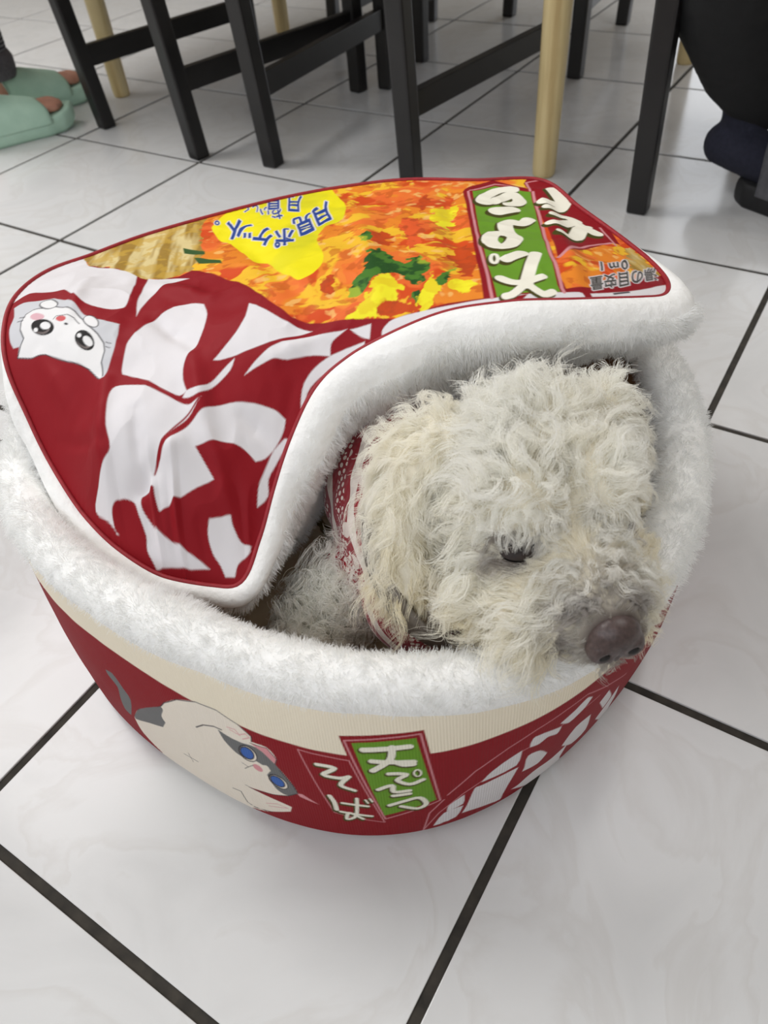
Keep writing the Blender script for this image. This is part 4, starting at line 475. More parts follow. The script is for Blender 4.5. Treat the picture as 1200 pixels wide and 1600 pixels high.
["line","pinkline",[[-260.0,-29.2],[-247.7,46.8],[-236.7,66.4]],1.21],
["line","pinkline",[[-234.0,73.7],[-214.2,102.7],[-190.4,121.5],[-169.6,132.8],[-147.4,139.7],[-129.4,143.0],[-78.0,109.3]],1.21],
["line","pinkline",[[-253.0,13.8],[-240.5,42.6],[-222.4,68.2],[-201.2,88.5],[-178.3,106.8],[-155.5,112.8],[-135.2,118.6],[-112.5,120.9]],1.03],
["poly","white",[[-245.4,17.0],[-243.9,21.8],[-240.5,31.7],[-236.8,39.0],[-231.3,42.3],[-224.8,43.2],[-221.8,43.1],[-222.5,38.6],[-224.4,28.9],[-227.1,22.2],[-233.6,19.4],[-241.6,17.6]],0.0],
["poly","white",[[-233.1,52.3],[-229.1,57.5],[-223.9,62.9],[-221.4,65.1],[-221.2,61.3],[-221.1,53.4],[-221.9,47.3],[-226.1,44.2],[-231.8,41.8],[-234.6,40.9],[-234.4,43.4],[-234.0,48.4]],0.0],
["poly","white",[[-213.7,71.4],[-212.4,73.1],[-210.5,73.0],[-208.7,73.1],[-198.9,75.7],[-185.7,77.4],[-179.2,77.5],[-180.9,68.4],[-184.7,48.0],[-187.6,30.5],[-188.0,25.7],[-188.3,20.5],[-189.6,18.4],[-201.2,22.5],[-215.7,25.7],[-222.3,26.3],[-221.6,28.9],[-220.1,34.5],[-218.8,40.4],[-217.2,50.8],[-215.4,63.0]],0.0],
["poly","white",[[-209.0,79.3],[-207.7,82.1],[-204.7,88.3],[-201.4,93.0],[-193.7,99.5],[-183.9,105.5],[-179.3,107.9],[-179.2,102.6],[-179.5,91.3],[-181.4,83.6],[-190.9,81.2],[-203.3,80.0]],0.0],
["poly","white",[[-173.2,70.1],[-173.4,77.3],[-173.7,86.3],[-172.8,91.9],[-170.1,93.3],[-166.0,91.9],[-162.2,89.2],[-158.8,84.1],[-154.8,76.2],[-152.9,72.1],[-153.8,69.0],[-156.3,62.8],[-159.5,58.9],[-165.0,59.5],[-171.5,61.6],[-174.3,62.5],[-174.0,63.8],[-173.5,66.7]],0.0],
["poly","white",[[-173.3,113.8],[-172.7,116.8],[-171.8,120.2],[-170.3,121.8],[-162.9,120.4],[-152.5,116.1],[-147.2,113.2],[-147.4,111.0],[-148.0,106.3],[-149.4,103.7],[-151.9,104.7],[-155.1,107.3],[-157.9,108.8],[-160.4,107.8],[-162.9,105.9],[-165.4,104.9],[-168.4,105.4],[-171.6,106.6],[-173.0,107.2],[-173.1,108.4],[-173.3,111.4]],0.0],
["poly","white",[[-149.5,121.0],[-147.2,122.5],[-142.0,125.7],[-137.2,128.5],[-133.9,131.4],[-130.6,134.4],[-127.9,136.0],[-125.9,134.6],[-123.3,131.7],[-122.0,130.2],[-123.1,127.8],[-125.5,122.3],[-128.3,117.9],[-132.1,114.8],[-136.4,111.9],[-140.3,111.0],[-143.8,113.9],[-147.7,118.7]],0.0],
["poly","white",[[-173.2,31.3],[-169.7,34.6],[-165.5,39.0],[-161.2,42.4],[-155.6,44.3],[-148.8,45.0],[-142.7,46.1],[-136.7,49.3],[-130.9,53.2],[-128.4,55.1],[-128.6,46.4],[-129.2,25.5],[-105.8,-53.7],[-114.2,-55.4],[-123.5,-55.1],[-133.4,-51.5],[-163.8,13.2],[-175.6,25.7],[-180.3,30.5],[-179.0,30.4],[-176.0,30.5]],0.0],
["poly","white",[[-136.9,63.4],[-135.6,69.0],[-132.3,80.1],[-128.3,87.9],[-122.9,90.1],[-116.2,89.8],[-112.9,88.9],[-111.3,81.3],[-107.5,63.0],[-104.8,46.5],[-107.4,39.1],[-113.3,37.2],[-119.6,39.4],[-126.4,47.8],[-133.8,58.8]],0.0],
["poly","white",[[-106.3,100.0],[-99.0,110.8],[-96.7,106.1],[-91.8,95.6],[-88.3,86.8],[-89.0,79.8],[-91.8,73.7],[-93.3,71.3]],0.0],
["poly","white",[[-108.6,-70.6],[-104.2,-69.1],[-93.9,-66.3],[-83.2,-64.7],[-70.8,-64.0],[-56.4,-65.1],[-92.2,14.6],[-50.9,-71.8],[-55.2,-83.1],[-61.5,-90.1],[-72.2,-90.1],[-85.3,-87.2],[-95.2,-84.2],[-100.2,-80.0],[-106.0,-73.7]],0.0],
["poly","white",[[-94.3,50.7],[-93.3,55.1],[-90.7,64.6],[-88.0,73.2],[-85.3,81.9],[-82.4,90.3],[-80.9,93.6],[-79.1,85.5],[-73.2,63.8],[-64.6,37.0],[-58.5,13.8],[-4.9,-90.2],[-15.3,-84.4],[-75.9,18.5],[-89.5,42.2]],0.0]]
BC = np.array([1.352, -0.783])          # bed centre on the floor
def harm_fit(th, val, order, base, w_reg):
    th = np.asarray(th); val = np.asarray(val)
    def B(t):
        t = np.atleast_1d(t)
        return np.stack([np.ones_like(t)] + [f(k*t) for k in range(1, order+1) for f in (np.cos, np.sin)], 1)
    A = B(th); g = np.linspace(-np.pi, np.pi, 72, endpoint=False)
    AA = A.T@A + w_reg*B(g).T@B(g); bb = A.T@val + w_reg*B(g).T@np.full(72, base)
    return np.linalg.solve(AA, bb)
def harm(c, t):
    t = np.asarray(t, float); r = np.full(t.shape, c[0]); k = 1
    for i in range(1, len(c), 2):
        r = r + c[i]*np.cos(k*t) + c[i+1]*np.sin(k*t); k += 1
    return r
ZT = 0.188                               # top of the side wall
def wall_r(th, z):
    a = np.clip(np.asarray(z)/ZT, 0, 1)
    r = harm(R_BOT, th)*(1-a) + harm(R_TOP, th)*a
    r = r + 0.004*np.sin(np.pi*a)
    tuck = np.clip(1-np.asarray(z)/0.014, 0, 1)
    return r - 0.014*tuck**2
class TPS:
    def __init__(s, P, z, lam):
        s.P = np.asarray(P, float); n = len(s.P)
        K = s.U(np.linalg.norm(s.P[:, None]-s.P[None], axis=2))
        A = np.zeros((n+3, n+3)); A[:n, :n] = K + lam*np.eye(n)
        Q = np.c_[np.ones(n), s.P]; A[:n, n:] = Q; A[n:, :n] = Q.T
        s.w = np.linalg.solve(A, np.r_[np.asarray(z, float), 0, 0, 0])
    def U(s, r):
        return np.where(r > 1e-9, r*r*np.log(np.maximum(r, 1e-9)), 0)
    def __call__(s, X):
        X = np.asarray(X, float); out = np.empty(len(X)); n = len(s.P)
        for a in range(0, len(X), 20000):
            x = X[a:a+20000]
            out[a:a+20000] = s.U(np.linalg.norm(x[:, None]-s.P[None], axis=2))@s.w[:n] + s.w[n] + x@s.w[n+1:]
        return out
def catmull(P, n):
    P = np.asarray(P, float); m = len(P); out = []
    for i in range(m):
        a, b, c, d = P[i-1], P[i], P[(i+1) % m], P[(i+2) % m]
        t = np.linspace(0, 1, 24, endpoint=False)[:, None]
        out.append(0.5*((2*b)+(-a+c)*t+(2*a-5*b+4*c-d)*t*t+(-a+3*b-3*c+d)*t**3))
    Q = np.concatenate(out); L = np.r_[0, np.cumsum(np.linalg.norm(np.diff(np.r_[Q, Q[:1]], axis=0), axis=1))]
    s = np.linspace(0, L[-1], n, endpoint=False); Qc = np.r_[Q, Q[:1]]
    return np.stack([np.interp(s, L, Qc[:, k]) for k in range(P.shape[1])], 1)
# ------------------------------------------------------------------ the room
M_tile = NT('glazed_tile')
_oi = M_tile.new('ShaderNodeObjectInfo'); _tc = M_tile.new('ShaderNodeTexCoord'); _ad = M_tile.new('ShaderNodeVectorMath'); _ad.operation = 'ADD'
_sc = M_tile.new('ShaderNodeVectorMath'); _sc.operation = 'SCALE'; _sc.inputs[3].default_value = 40.0
M_tile.link(_oi.outputs['Random'], _sc.inputs[0]); M_tile.link(_tc.outputs['Object'], _ad.inputs[0]); M_tile.link(_sc.outputs[0], _ad.inputs[1])
_n = M_tile.new('ShaderNodeTexNoise'); _n.inputs['Scale'].default_value = 6.0; _n.inputs['Detail'].default_value = 6; _n.inputs['Distortion'].default_value = 1.6
M_tile.link(_ad.outputs[0], _n.inputs['Vector'])
_c1 = M_tile.ramp(_n.outputs['Fac'], [(0.3, (206, 206, 206)), (0.5, (213, 213, 213)), (0.53, (208, 207, 206)), (0.6, (214, 214, 214))])
M_tile.link(_c1, M_tile.b.inputs['Base Color'])
_rr = M_tile.new('ShaderNodeMapRange'); _rr.inputs[3].default_value = 0.13; _rr.inputs[4].default_value = 0.22; M_tile.set(Specular_IOR_Level=0.2)
M_tile.link(_n.outputs['Fac'], _rr.inputs[0]); M_tile.link(_rr.outputs[0], M_tile.b.inputs['Roughness'])
_n2 = M_tile.new('ShaderNodeTexNoise'); _n2.inputs['Scale'].default_value = 9.0; M_tile.link(_ad.outputs[0], _n2.inputs['Vector'])
M_tile.bump(_n2.outputs['Fac'], 0.05, 0.002)
M_tile = M_tile.m
M_grout = simple('dark_grout', (38, 35, 31), (62, 57, 50), 0.9, 60, 0.3)
M_paint = simple('wall_paint', (176, 170, 160), (186, 181, 171), 0.7, 8, 0.03)
M_frame = simple('window_frame_paint', (235, 235, 232), (242, 242, 240), 0.4, 20, 0)
X0, X1, Y0, Y1, ZC = -2.8, 3.6, -2.0, 3.6, 2.6
bm = bmesh.new(); bm_box(bm, (X0, Y0, -0.06), (X1, Y1, -0.0022))
floor = tag(bm_obj('floor', bm, M_grout), 'pale glazed floor tiles with dark recessed grout', kind='structure')
bm = bmesh.new(); bm_box(bm, (-0.1958, -0.1958, -0.012), (0.1958, 0.1958, 0.0), 0.0009)
_tile_mesh = bpy.data.meshes.new('tile'); bm.to_mesh(_tile_mesh); bm.free(); _tile_mesh.materials.append(M_tile)
_rng = random.Random(4)
for i in range(-7, 9):
    for j in range(-5, 9):
        t = link(bpy.data.objects.new('tile', _tile_mesh), floor)
        t.location = (i*0.4+0.2, j*0.4+0.2, _rng.uniform(-0.0006, 0.0))
        t.rotation_euler = (0, 0, _rng.choice((0, 1, 2, 3))*math.pi/2)
def wall(name, lo, hi, hole=None, axis=0):
    """wall slab, with a rectangular opening (a0, a1, z0, z1) along the axis"""
    bm = bmesh.new()
    if hole is None: bm_box(bm, lo, hi)
    else:
        a0, a1, z0, z1 = hole
        for (b0, b1, c0, c1) in ((lo[axis], a0, 0, ZC), (a1, hi[axis], 0, ZC), (a0, a1, 0, z0), (a0, a1, z1, ZC)):
            if b1-b0 < 1e-3 or c1-c0 < 1e-3: continue
            l = list(lo); h = list(hi); l[axis], h[axis], l[2], h[2] = b0, b1, c0, c1; bm_box(bm, l, h)
    return tag(bm_obj(name, bm, M_paint), kind='structure')
wall('wall_back', (X0-0.1, Y0-0.1, 0), (X1+0.1, Y0, ZC), (-0.15, 2.55, 0.68, 2.22), 0)
wall('wall_far', (X0-0.1, Y1, 0), (X1+0.1, Y1+0.1, ZC), (0.42, 1.98, 0.02, 2.12), 0)
wall('wall_left', (X0-0.1, Y0, 0), (X0, Y1, ZC), (-1.85, 0.05, 0.82, 2.18), 1)
wall('wall_right', (X1, Y0, 0), (X1+0.1, Y1, ZC))
bm = bmesh.new(); bm_box(bm, (X0-0.1, Y0-0.1, ZC), (X1+0.1, Y1+0.1, ZC+0.1)); tag(bm_obj('ceiling', bm, M_paint), kind='structure')
def window(name, axis, at, a0, a1, z0, z1):
    root = empty(name, (0, 0, 0)); tag(root, kind='structure')
    def B(p0, p1, q0, q1, nm):
        bm = bmesh.new()
        lo = [p0, at-0.03, q0]; hi = [p1, at+0.03, q1]
        if axis == 1: lo = [at-0.03, p0, q0]; hi = [at+0.03, p1, q1]
        bm_box(bm, lo, hi, 0.004); bm_obj(nm, bm, M_frame, root)
    B(a0, a0+0.05, z0, z1, 'jamb'); B(a1-0.05, a1, z0, z1, 'jamb'); B(a0, a1, z1-0.05, z1, 'head_rail'); B(a0, a1, z0, z0+0.05, 'sill_rail')
    B((a0+a1)/2-0.025, (a0+a1)/2+0.025, z0, z1, 'mullion')
window('window_1', 0, Y0-0.05, -0.15, 2.55, 0.68, 2.22)
window('window_2', 1, X0-0.05, -1.85, 0.05, 0.82, 2.18)
window('door_1', 0, Y1+0.05, 0.42, 1.98, 0.02, 2.12)

# ------------------------------------------------------------------ table and chairs
M_black = NT('black_lacquered_wood')
_f = M_black.noise(14, 3); M_black.link(M_black.ramp(_f, [(0.3, (17, 16, 16)), (0.7, (27, 25, 25))]), M_black.b.inputs['Base Color'])
M_black.set(Roughness=0.38); M_black.bump(_f, 0.06); M_black = M_black.m
M_pale = NT('pale_pine')
_tc = M_pale.new('ShaderNodeTexCoord'); _mp = M_pale.new('ShaderNodeMapping'); _mp.inputs['Scale'].default_value = (30, 30, 2.2)
M_pale.link(_tc.outputs['Object'], _mp.inputs[0]); _n = M_pale.new('ShaderNodeTexNoise'); _n.inputs['Scale'].default_value = 1.5; _n.inputs['Detail'].default_value = 5
M_pale.link(_mp.outputs[0], _n.inputs['Vector'])
M_pale.link(M_pale.ramp(_n.outputs['Fac'], [(0.25, (176, 148, 96)), (0.5, (214, 193, 142)), (0.75, (226, 208, 162))]), M_pale.b.inputs['Base Color'])
M_pale.set(Roughness=0.45); M_pale.bump(_n.outputs['Fac'], 0.08); M_pale = M_pale.m
M_pale_top = simple('pine_tabletop', (150, 112, 72), (170, 130, 86), 0.4, 12, 0.03)
table = tag(empty('dining_table', (0.52, 0.6, 0)), 'dining table on round pale wooden legs among black chairs', 'table')
for (x, y) in ((1.12, 0.218), (-0.127, 0.278), (1.175, 0.985), (-0.07, 0.93)):
    lathe('leg', [(0.0195, 0.0), (0.0215, 0.004), (0.0225, 0.02), (0.0255, 0.35), (0.028, 0.70)], M_pale, table, 32, (x-0.52, y-0.6, 0))
bm = bmesh.new(); bm_box(bm, (-0.92, -0.48, 0.70), (0.90, 0.48, 0.735), 0.006); bm_obj('tabletop', bm, M_pale_top, table)
def chair(label, rl, rr, fl_, fr, stretch=True):
    """black wooden chair from its four feet (rear left, rear right, front left, front right)"""
    P = [Vector((*q, 0)) for q in (rl, rr, fl_, fr)]; c = sum(P, Vector())/4
    root = tag(empty('dining_chair', c), label, 'chair', 'black wooden chairs around the table')
    L = [q-c for q in P]; ang = math.atan2((L[1]-L[0]).y, (L[1]-L[0]).x)
    for k, q in enumerate(L):
        h = 0.86 if k < 2 else 0.43
        bm = bmesh.new(); bm_box(bm, (-0.0187, -0.0187, 0), (0.0187, 0.0187, h), 0.005)
        lean = -0.03 if k < 2 else 0.0
        for v in bm.verts:
            s = 1.0 if v.co.z > 0.1 else 0.93
            p = Vector((v.co.x*s, v.co.y*s, 0)); p.rotate(Euler((0, 0, ang)))
            back = (L[0]+L[1]-L[2]-L[3]).normalized()*max(0, v.co.z-0.45)*0.15
            v.co = Vector((q.x+p.x+back.x, q.y+p.y+back.y, v.co.z))
        bm_obj('leg', bm, M_black, root)
    if stretch:
        for a, b in ((0, 2), (1, 3)):
            bm = bmesh.new(); bm_bar(bm, L[a]+Vector((0, 0, 0.155)), L[b]+Vector((0, 0, 0.155)), 0.02, 0.044, 0.002); bm_obj('stretcher', bm, M_black, root)
    bm = bmesh.new(); bm_bar(bm, (L[0]+L[1])/2+Vector((0, 0, 0.445)), (L[2]+L[3])/2+Vector((0, 0, 0.445)), 0.40, 0.035, 0.008); bm_obj('seat', bm, M_black, root)
    for z in (0.62, 0.78):
        off = (L[0]+L[1]-L[2]-L[3]).normalized()*(z-0.45)*0.15
        bm = bmesh.new(); bm_bar(bm, L[0]+off+Vector((0, 0, z)), L[1]+off+Vector((0, 0, z)), 0.018, 0.07, 0.004); bm_obj('back_rail', bm, M_black, root)
    return root
chair('black wooden chair farthest left, beside the mint green slippers', (0.018, 0.085), (0.382, 0.022), (0.112, 0.565), (0.482, 0.525))
chair('black wooden chair in the middle, just behind the noodle cup bed', (0.571, 0.05), (0.917, 0.05), (0.54, 0.57), (0.98, 0.585))
chair('black wooden chair at the right, its leg beside the dark sock', (1.337, 0.135), (1.72, 0.14), (1.42, 0.60), (1.78, 0.60), False)
chair('black wooden chair across the table, seen past the thick pale table leg', (0.909, 1.285), (0.548, 1.288), (0.958, 0.795), (0.512, 0.795))
chair('black wooden chair across the table at the left, mostly hidden', (0.333, 1.172), (-0.012, 1.13), (0.37, 0.69), (-0.03, 0.69))
# ------------------------------------------------------------------ slippers and the people wearing them
M_mint = simple('mint_foam', (172, 206, 186), (184, 216, 196), 0.6, 30, 0.04)
M_skinp = simple('foot_skin', (176, 124, 104), (192, 140, 118), 0.6, 60, 0.1)
M_stripe = NT('grey_striped_knit'); _tc = M_stripe.new('ShaderNodeTexCoord'); _w = M_stripe.new('ShaderNodeTexWave'); _w.bands_direction = 'Z'; _w.inputs['Scale'].default_value = 34; _w.inputs['Distortion'].default_value = 1.2
_w.inputs['Detail'].default_value = 1
M_stripe.link(_tc.outputs['Object'], _w.inputs['Vector']); M_stripe.link(M_stripe.ramp(_w.outputs['Fac'], [(0.4, (40, 39, 46)), (0.6, (120, 118, 124))]), M_stripe.b.inputs['Base Color']); M_stripe.set(Roughness=0.9); M_stripe.bump(_w.outputs['Fac'], 0.3, 0.002); M_stripe = M_stripe.m
M_cuff = simple('grey_ribbed_cuff', (84, 80, 86), (104, 100, 106), 0.9, 150, 0.4)
M_trouser = simple('black_trouser_cloth', (10, 10, 11), (17, 17, 19), 0.85, 60, 0.2)
M_sock = simple('navy_sock', (27, 28, 42), (36, 37, 52), 0.95, 160, 0.4)
M_rubber = simple('black_rubber', (18, 18, 20), (26, 26, 28), 0.6, 80, 0.1)
M_greyst = simple('grey_felt', (74, 74, 78), (92, 92, 96), 0.9, 80, 0.2)
def outline(n=48):
    """slipper plan, heel at y=0, toe at y=0.27, half widths"""
    ys = np.linspace(0, 0.275, n); w = np.interp(ys, [0, 0.006, 0.03, 0.08, 0.14, 0.19, 0.235, 0.262, 0.275], [0, 0.021, 0.038, 0.042, 0.044, 0.050, 0.047, 0.030, 0.0])
    return ys, w
def slipper(label, group, toe, heel, mats, peep=True, flip=1):
    toe = Vector((*toe, 0)); heel = Vector((*heel, 0)); d = (toe-heel).normalized(); rz = math.atan2(d.y, d.x)-math.pi/2
    root = tag(empty('slipper', heel, rz), label, 'slipper', group)
    ys, w = outline()
    V = []; F = []; lev = [(0.0, 0.90), (0.006, 0.97), (0.016, 1.0), (0.03, 1.0), (0.038, 0.97), (0.041, 0.88)]
    ring = [(x, y) for x, y in zip(w, ys)]+[(-x, y) for x, y in zip(w[::-1][1:-1], ys[::-1][1:-1])]
    m = len(ring)
    for z, s in lev: V += [(x*s, 0.1375+(y-0.1375)*(0.5+0.5*s) if False else 0.1375+(y-0.1375)*(1-(1-s)*0.4), z+0.012*max(0, (y-0.2)/0.075)**2) for x, y in ring]
    for j in range(len(lev)-1): F += [(j*m+i, j*m+(i+1) % m, (j+1)*m+(i+1) % m, (j+1)*m+i) for i in range(m)]
    F += [tuple(range(m-1, -1, -1)), tuple((len(lev)-1)*m+i for i in range(m))]
    mesh_obj('sole', V, F, mats[0], root)
    # upper: vault over the instep, open at the heel and with a peep hole at the toe
    V = []; F = []; na, ny = 21, 18; inner = []
    y0, y1 = 0.055, 0.205 if peep else 0.262
    for k, off in ((0, 0.0), (1, -0.007)):
        for j in range(ny+1):
            y = y0+(y1-y0)*j/ny; hw = float(np.interp(y, ys, w))+0.003+off
            hh = float(np.interp(y, [0.055, 0.12, 0.19, 0.235, 0.265], [0.112, 0.104, 0.082, 0.064, 0.040]))+off
            for i in range(na):
                a = math.pi*i/(na-1); x = hw*math.cos(a)*(1 if abs(math.cos(a)) < 0.98 else 1.0); z = 0.028+(hh-0.028)*math.sin(a)**0.75
                yy = y+(0.018*math.sin(a)**2*(-1)*(1-j/ny)+0.012*(j/ny)*(-math.sin(a)**3) if True else 0)
                V.append((x, yy, z))
    L = (ny+1)*na
    for k in (0, 1):
        for j in range(ny):
            for i in range(na-1):
                q = (k*L+j*na+i, k*L+j*na+i+1, k*L+(j+1)*na+i+1, k*L+(j+1)*na+i); F.append(q if k == 0 else q[::-1])
    for j in (0, ny):
        for i in range(na-1): F.append((j*na+i, j*na+i+1, L+j*na+i+1, L+j*na+i))
    mesh_obj('upper', V, F, mats[1], root)
    return root, Vector(heel), d
GR = 'mint green slippers'
s1, h1, d1 = slipper('mint green slide slipper nearest the camera at the left edge', GR, (-0.082, 0.080), (-0.190, -0.173), (M_mint, M_mint))
s2, h2, d2 = slipper('mint green slide slipper beside the leftmost chair leg, in shade', GR, (-0.205, 0.255), (-0.318, 0.004), (M_mint, M_mint))
def person_root(label, loc): return tag(empty('person', loc), label, 'person')
def foot(bm, heel, d, o):
    s = Vector((d.y, -d.x, 0))
    def at(y, x, z): return Vector(heel)+d*y+s*x+Vector((0, 0, z))-Vector(o)
    limb(bm, [at(0.04, 0, 0.068), at(0.10, 0, 0.066), at(0.17, 0, 0.058), at(0.205, 0, 0.053)], [0.027, 0.026, 0.022, 0.018])
    for k, (x, y) in enumerate(((-0.026, 0.228), (-0.010, 0.236), (0.004, 0.234), (0.017, 0.228), (0.029, 0.218))):
        limb(bm, [at(0.19, x*0.8, 0.056), at(y-0.004, x, 0.055), at(y+0.010, x, 0.053)], [0.0115, 0.0105, 0.0095] if k else [0.014, 0.0135, 0.012])
    return at
pr = person_root('person in striped knit trousers wearing the mint green slippers, only feet showing', (-0.29, -0.06, 0)); po = (-0.29, -0.06, 0)
bm = Forms(); hips = []
for heel, d in ((h1, d1), (h2, d2)):
    at_ = foot(bm, heel, d, po)
    limb(bm, [at_(0.05, 0, 0.08), at_(0.045, 0, 0.16), at_(0.04, 0, 0.30), at_(0.05, 0, 0.48), at_(0.02, 0, 0.80)], [0.03, 0.033, 0.046, 0.05, 0.065])
    hips.append(at_(0.02, 0, 0.82))
limb(bm, [hips[0], hips[1]], [0.085, 0.085])
mid = (hips[0]+hips[1])/2; ax_ = (hips[1]-hips[0]).normalized(); Z_ = Vector((0, 0, 1))
TORSO = [mid+Z_*0.05, mid+Z_*0.25, mid+Z_*0.45]; SH = [mid+Z_*0.52+ax_*0.17, mid+Z_*0.52-ax_*0.17]
limb(bm, TORSO, [0.11, 0.12, 0.13]); limb(bm, SH, [0.055, 0.055]); limb(bm, [mid+Z_*0.5, mid+Z_*0.68], [0.06, 0.055]); blob(bm, mid+Z_*0.78, (0.075, 0.09, 0.115))
for q in SH: limb(bm, [q, q-Z_*0.28+(q-mid-Z_*0.52)*0.2, q-Z_*0.50], [0.05, 0.042, 0.03])
me = remesh(bm, 0.006, 3); me.name = 'body'; me.materials.append(M_skinp); link(bpy.data.objects.new('body', me), pr)
bm = Forms()
for heel, d in ((h1, d1), (h2, d2)):
    b = Vector(heel)-Vector(po)
    limb(bm, [b+d*0.045+Vector((0, 0, 0.165)), b+d*0.04+Vector((0, 0, 0.30)), b+d*0.05+Vector((0, 0, 0.48)), b+d*0.02+Vector((0, 0, 0.80))], [0.052, 0.06, 0.066, 0.08])
limb(bm, [hips[0], hips[1]], [0.098, 0.098])
me = remesh(bm, 0.008, 3); me.name = 'trousers'; me.materials.append(M_stripe); tr = link(bpy.data.objects.new('trousers', me), pr)
bm = Forms(); limb(bm, TORSO, [0.125, 0.135, 0.145]); limb(bm, SH, [0.068, 0.068])
for q in SH: limb(bm, [q, q-Z_*0.28+(q-mid-Z_*0.52)*0.2, q-Z_*0.46], [0.062, 0.054, 0.042])
me = remesh(bm, 0.01, 3); me.name = 'shirt'; me.materials.append(M_greyst); link(bpy.data.objects.new('shirt', me), pr)
for heel, d in ((h1, d1), (h2, d2)):
    b = Vector(heel)-Vector(po)+d*0.045
    lathe('cuff', [(0.044, 0.09), (0.052, 0.093), (0.056, 0.115), (0.057, 0.135), (0.05, 0.15)], M_cuff, tr, 28, b)
# the person at the right: dark trousers, navy sock, black slipper
po = (1.55, 0.3, 0); pr = person_root('person in black trousers and a navy sock at the right edge, only a leg showing', po)
def rel(*p): return Vector(p)-Vector(po)
FOOT2 = [rel(1.432, 0.272, 0.082), rel(1.475, 0.262, 0.078), rel(1.54, 0.245, 0.062), rel(1.60, 0.228, 0.052)]
bm = Forms(); limb(bm, FOOT2, [0.030, 0.034, 0.03, 0.022]); limb(bm, [rel(1.455, 0.285, 0.10), rel(1.445, 0.26, 0.2), rel(1.43, 0.2, 0.33), rel(1.47, 0.10, 0.47), rel(1.72, 0.36, 0.52)], [0.03, 0.034, 0.045, 0.055, 0.07])
for k in range(5): limb(bm, [rel(1.60, 0.228, 0.05), rel(1.632-0.004*abs(k-1), 0.200+0.012*k, 0.047)], [0.012, 0.008])
limb(bm, [rel(1.70, 0.20, 0.06), rel(1.70, 0.22, 0.3), rel(1.71, 0.14, 0.47), rel(1.80, 0.42, 0.52)], [0.032, 0.044, 0.055, 0.07]); limb(bm, [rel(1.72, 0.36, 0.52), rel(1.80, 0.42, 0.52)], [0.08, 0.08])
me = remesh(bm, 0.006, 3); me.name = 'body'; me.materials.append(M_skinp); link(bpy.data.objects.new('body', me), pr)
bm = Forms(); limb(bm, FOOT2, [0.036, 0.040, 0.037, 0.03]); limb(bm, [rel(1.455, 0.285, 0.095), rel(1.450, 0.27, 0.17)], [0.037, 0.040]); limb(bm, [FOOT2[3], rel(1.632, 0.220, 0.047)], [0.03, 0.022])
me = remesh(bm, 0.005, 3); me.name = 'sock'; me.materials.append(M_sock); link(bpy.data.objects.new('sock', me), pr)
bm = Forms(); limb(bm, [rel(1.470, 0.295, 0.150), rel(1.435, 0.24, 0.22), rel(1.40, 0.18, 0.32), rel(1.43, 0.10, 0.47), rel(1.72, 0.36, 0.52)], [0.052, 0.068, 0.082, 0.09, 0.095])
limb(bm, [rel(1.70, 0.21, 0.14), rel(1.70, 0.22, 0.3), rel(1.71, 0.14, 0.47), rel(1.80, 0.42, 0.52)], [0.055, 0.07, 0.085, 0.095])
me = remesh(bm, 0.008, 3); me.name = 'trousers'; me.materials.append(M_trouser); link(bpy.data.objects.new('trousers', me), pr)
slipper('black slipper with a grey strap under the navy sock, right edge', 'dark slippers', (1.735, 0.170), (1.475, 0.262), (M_rubber, M_greyst), False)
# ------------------------------------------------------------------ pet bed shaped like a noodle cup
PAL = {k: lin(v) for k, v in dict(red=(138, 14, 26), white=(222, 218, 220), food=(222, 125, 35), batter=(196, 168, 96), chive=(52, 84, 40), yellow=(236, 222, 20),
    leaf=(70, 118, 40), lemon=(228, 204, 34), rust=(196, 72, 22), salmon=(226, 92, 42), panel=(200, 200, 204), catwhite=(228, 226, 226), ink=(48, 44, 50), black=(22, 18, 18),
    grey=(110, 100, 98), blush=(214, 170, 178), pink=(200, 90, 92), pinkline=(206, 138, 144), green=(104, 150, 40), olive=(70, 66, 18), cream=(240, 236, 220),
    blue=(38, 66, 140), char=(70, 66, 62), beige=(240, 229, 207), gray=(112, 112, 112), catcream=(236, 226, 212), pinkear=(218, 150, 155), eyeblue=(60, 100, 175)).items()}
def seg_dist(P, A, B):
    d = B-A; t = np.clip(((P-A)@d)/max(d@d, 1e-9), 0, 1); return np.linalg.norm(P-(A+t[:, None]*d), axis=1)
def in_poly(P, Q):
    x, y = P[:, 0], P[:, 1]; c = np.zeros(len(P), bool); j = len(Q)-1
    for i in range(len(Q)):
        yi, yj, xi, xj = Q[i, 1], Q[j, 1], Q[i, 0], Q[j, 0]
        if yi != yj: c ^= ((yi > y) != (yj > y)) & (x < (xj-xi)*(y-yi)/(yj-yi)+xi)
        j = i
    return c
_glyphs = {}
def glyph(ch):
    if ch not in _glyphs:
        cu = bpy.data.curves.new('g', 'FONT'); cu.body = ch; cu.align_x = 'CENTER'; cu.offset = 0.022; cu.resolution_u = 3
        o = bpy.data.objects.new('g', cu); COL.objects.link(o)
        dg = bpy.context.evaluated_depsgraph_get(); dg.update()
        me = bpy.data.meshes.new_from_object(o.evaluated_get(dg)); me.calc_loop_triangles()
        V = np.array([v.co[:2] for v in me.vertices]); T = np.array([t.vertices for t in me.loop_triangles])
        V = V-(V.min(0)+V.max(0))/2
        cnt = {}
        for p in me.polygons:
            for e in p.edge_keys: cnt[e] = cnt.get(e, 0)+1
        E = np.array([e for e, c in cnt.items() if c == 1])
        _glyphs[ch] = (V, T, E); bpy.data.objects.remove(o)
    return _glyphs[ch]
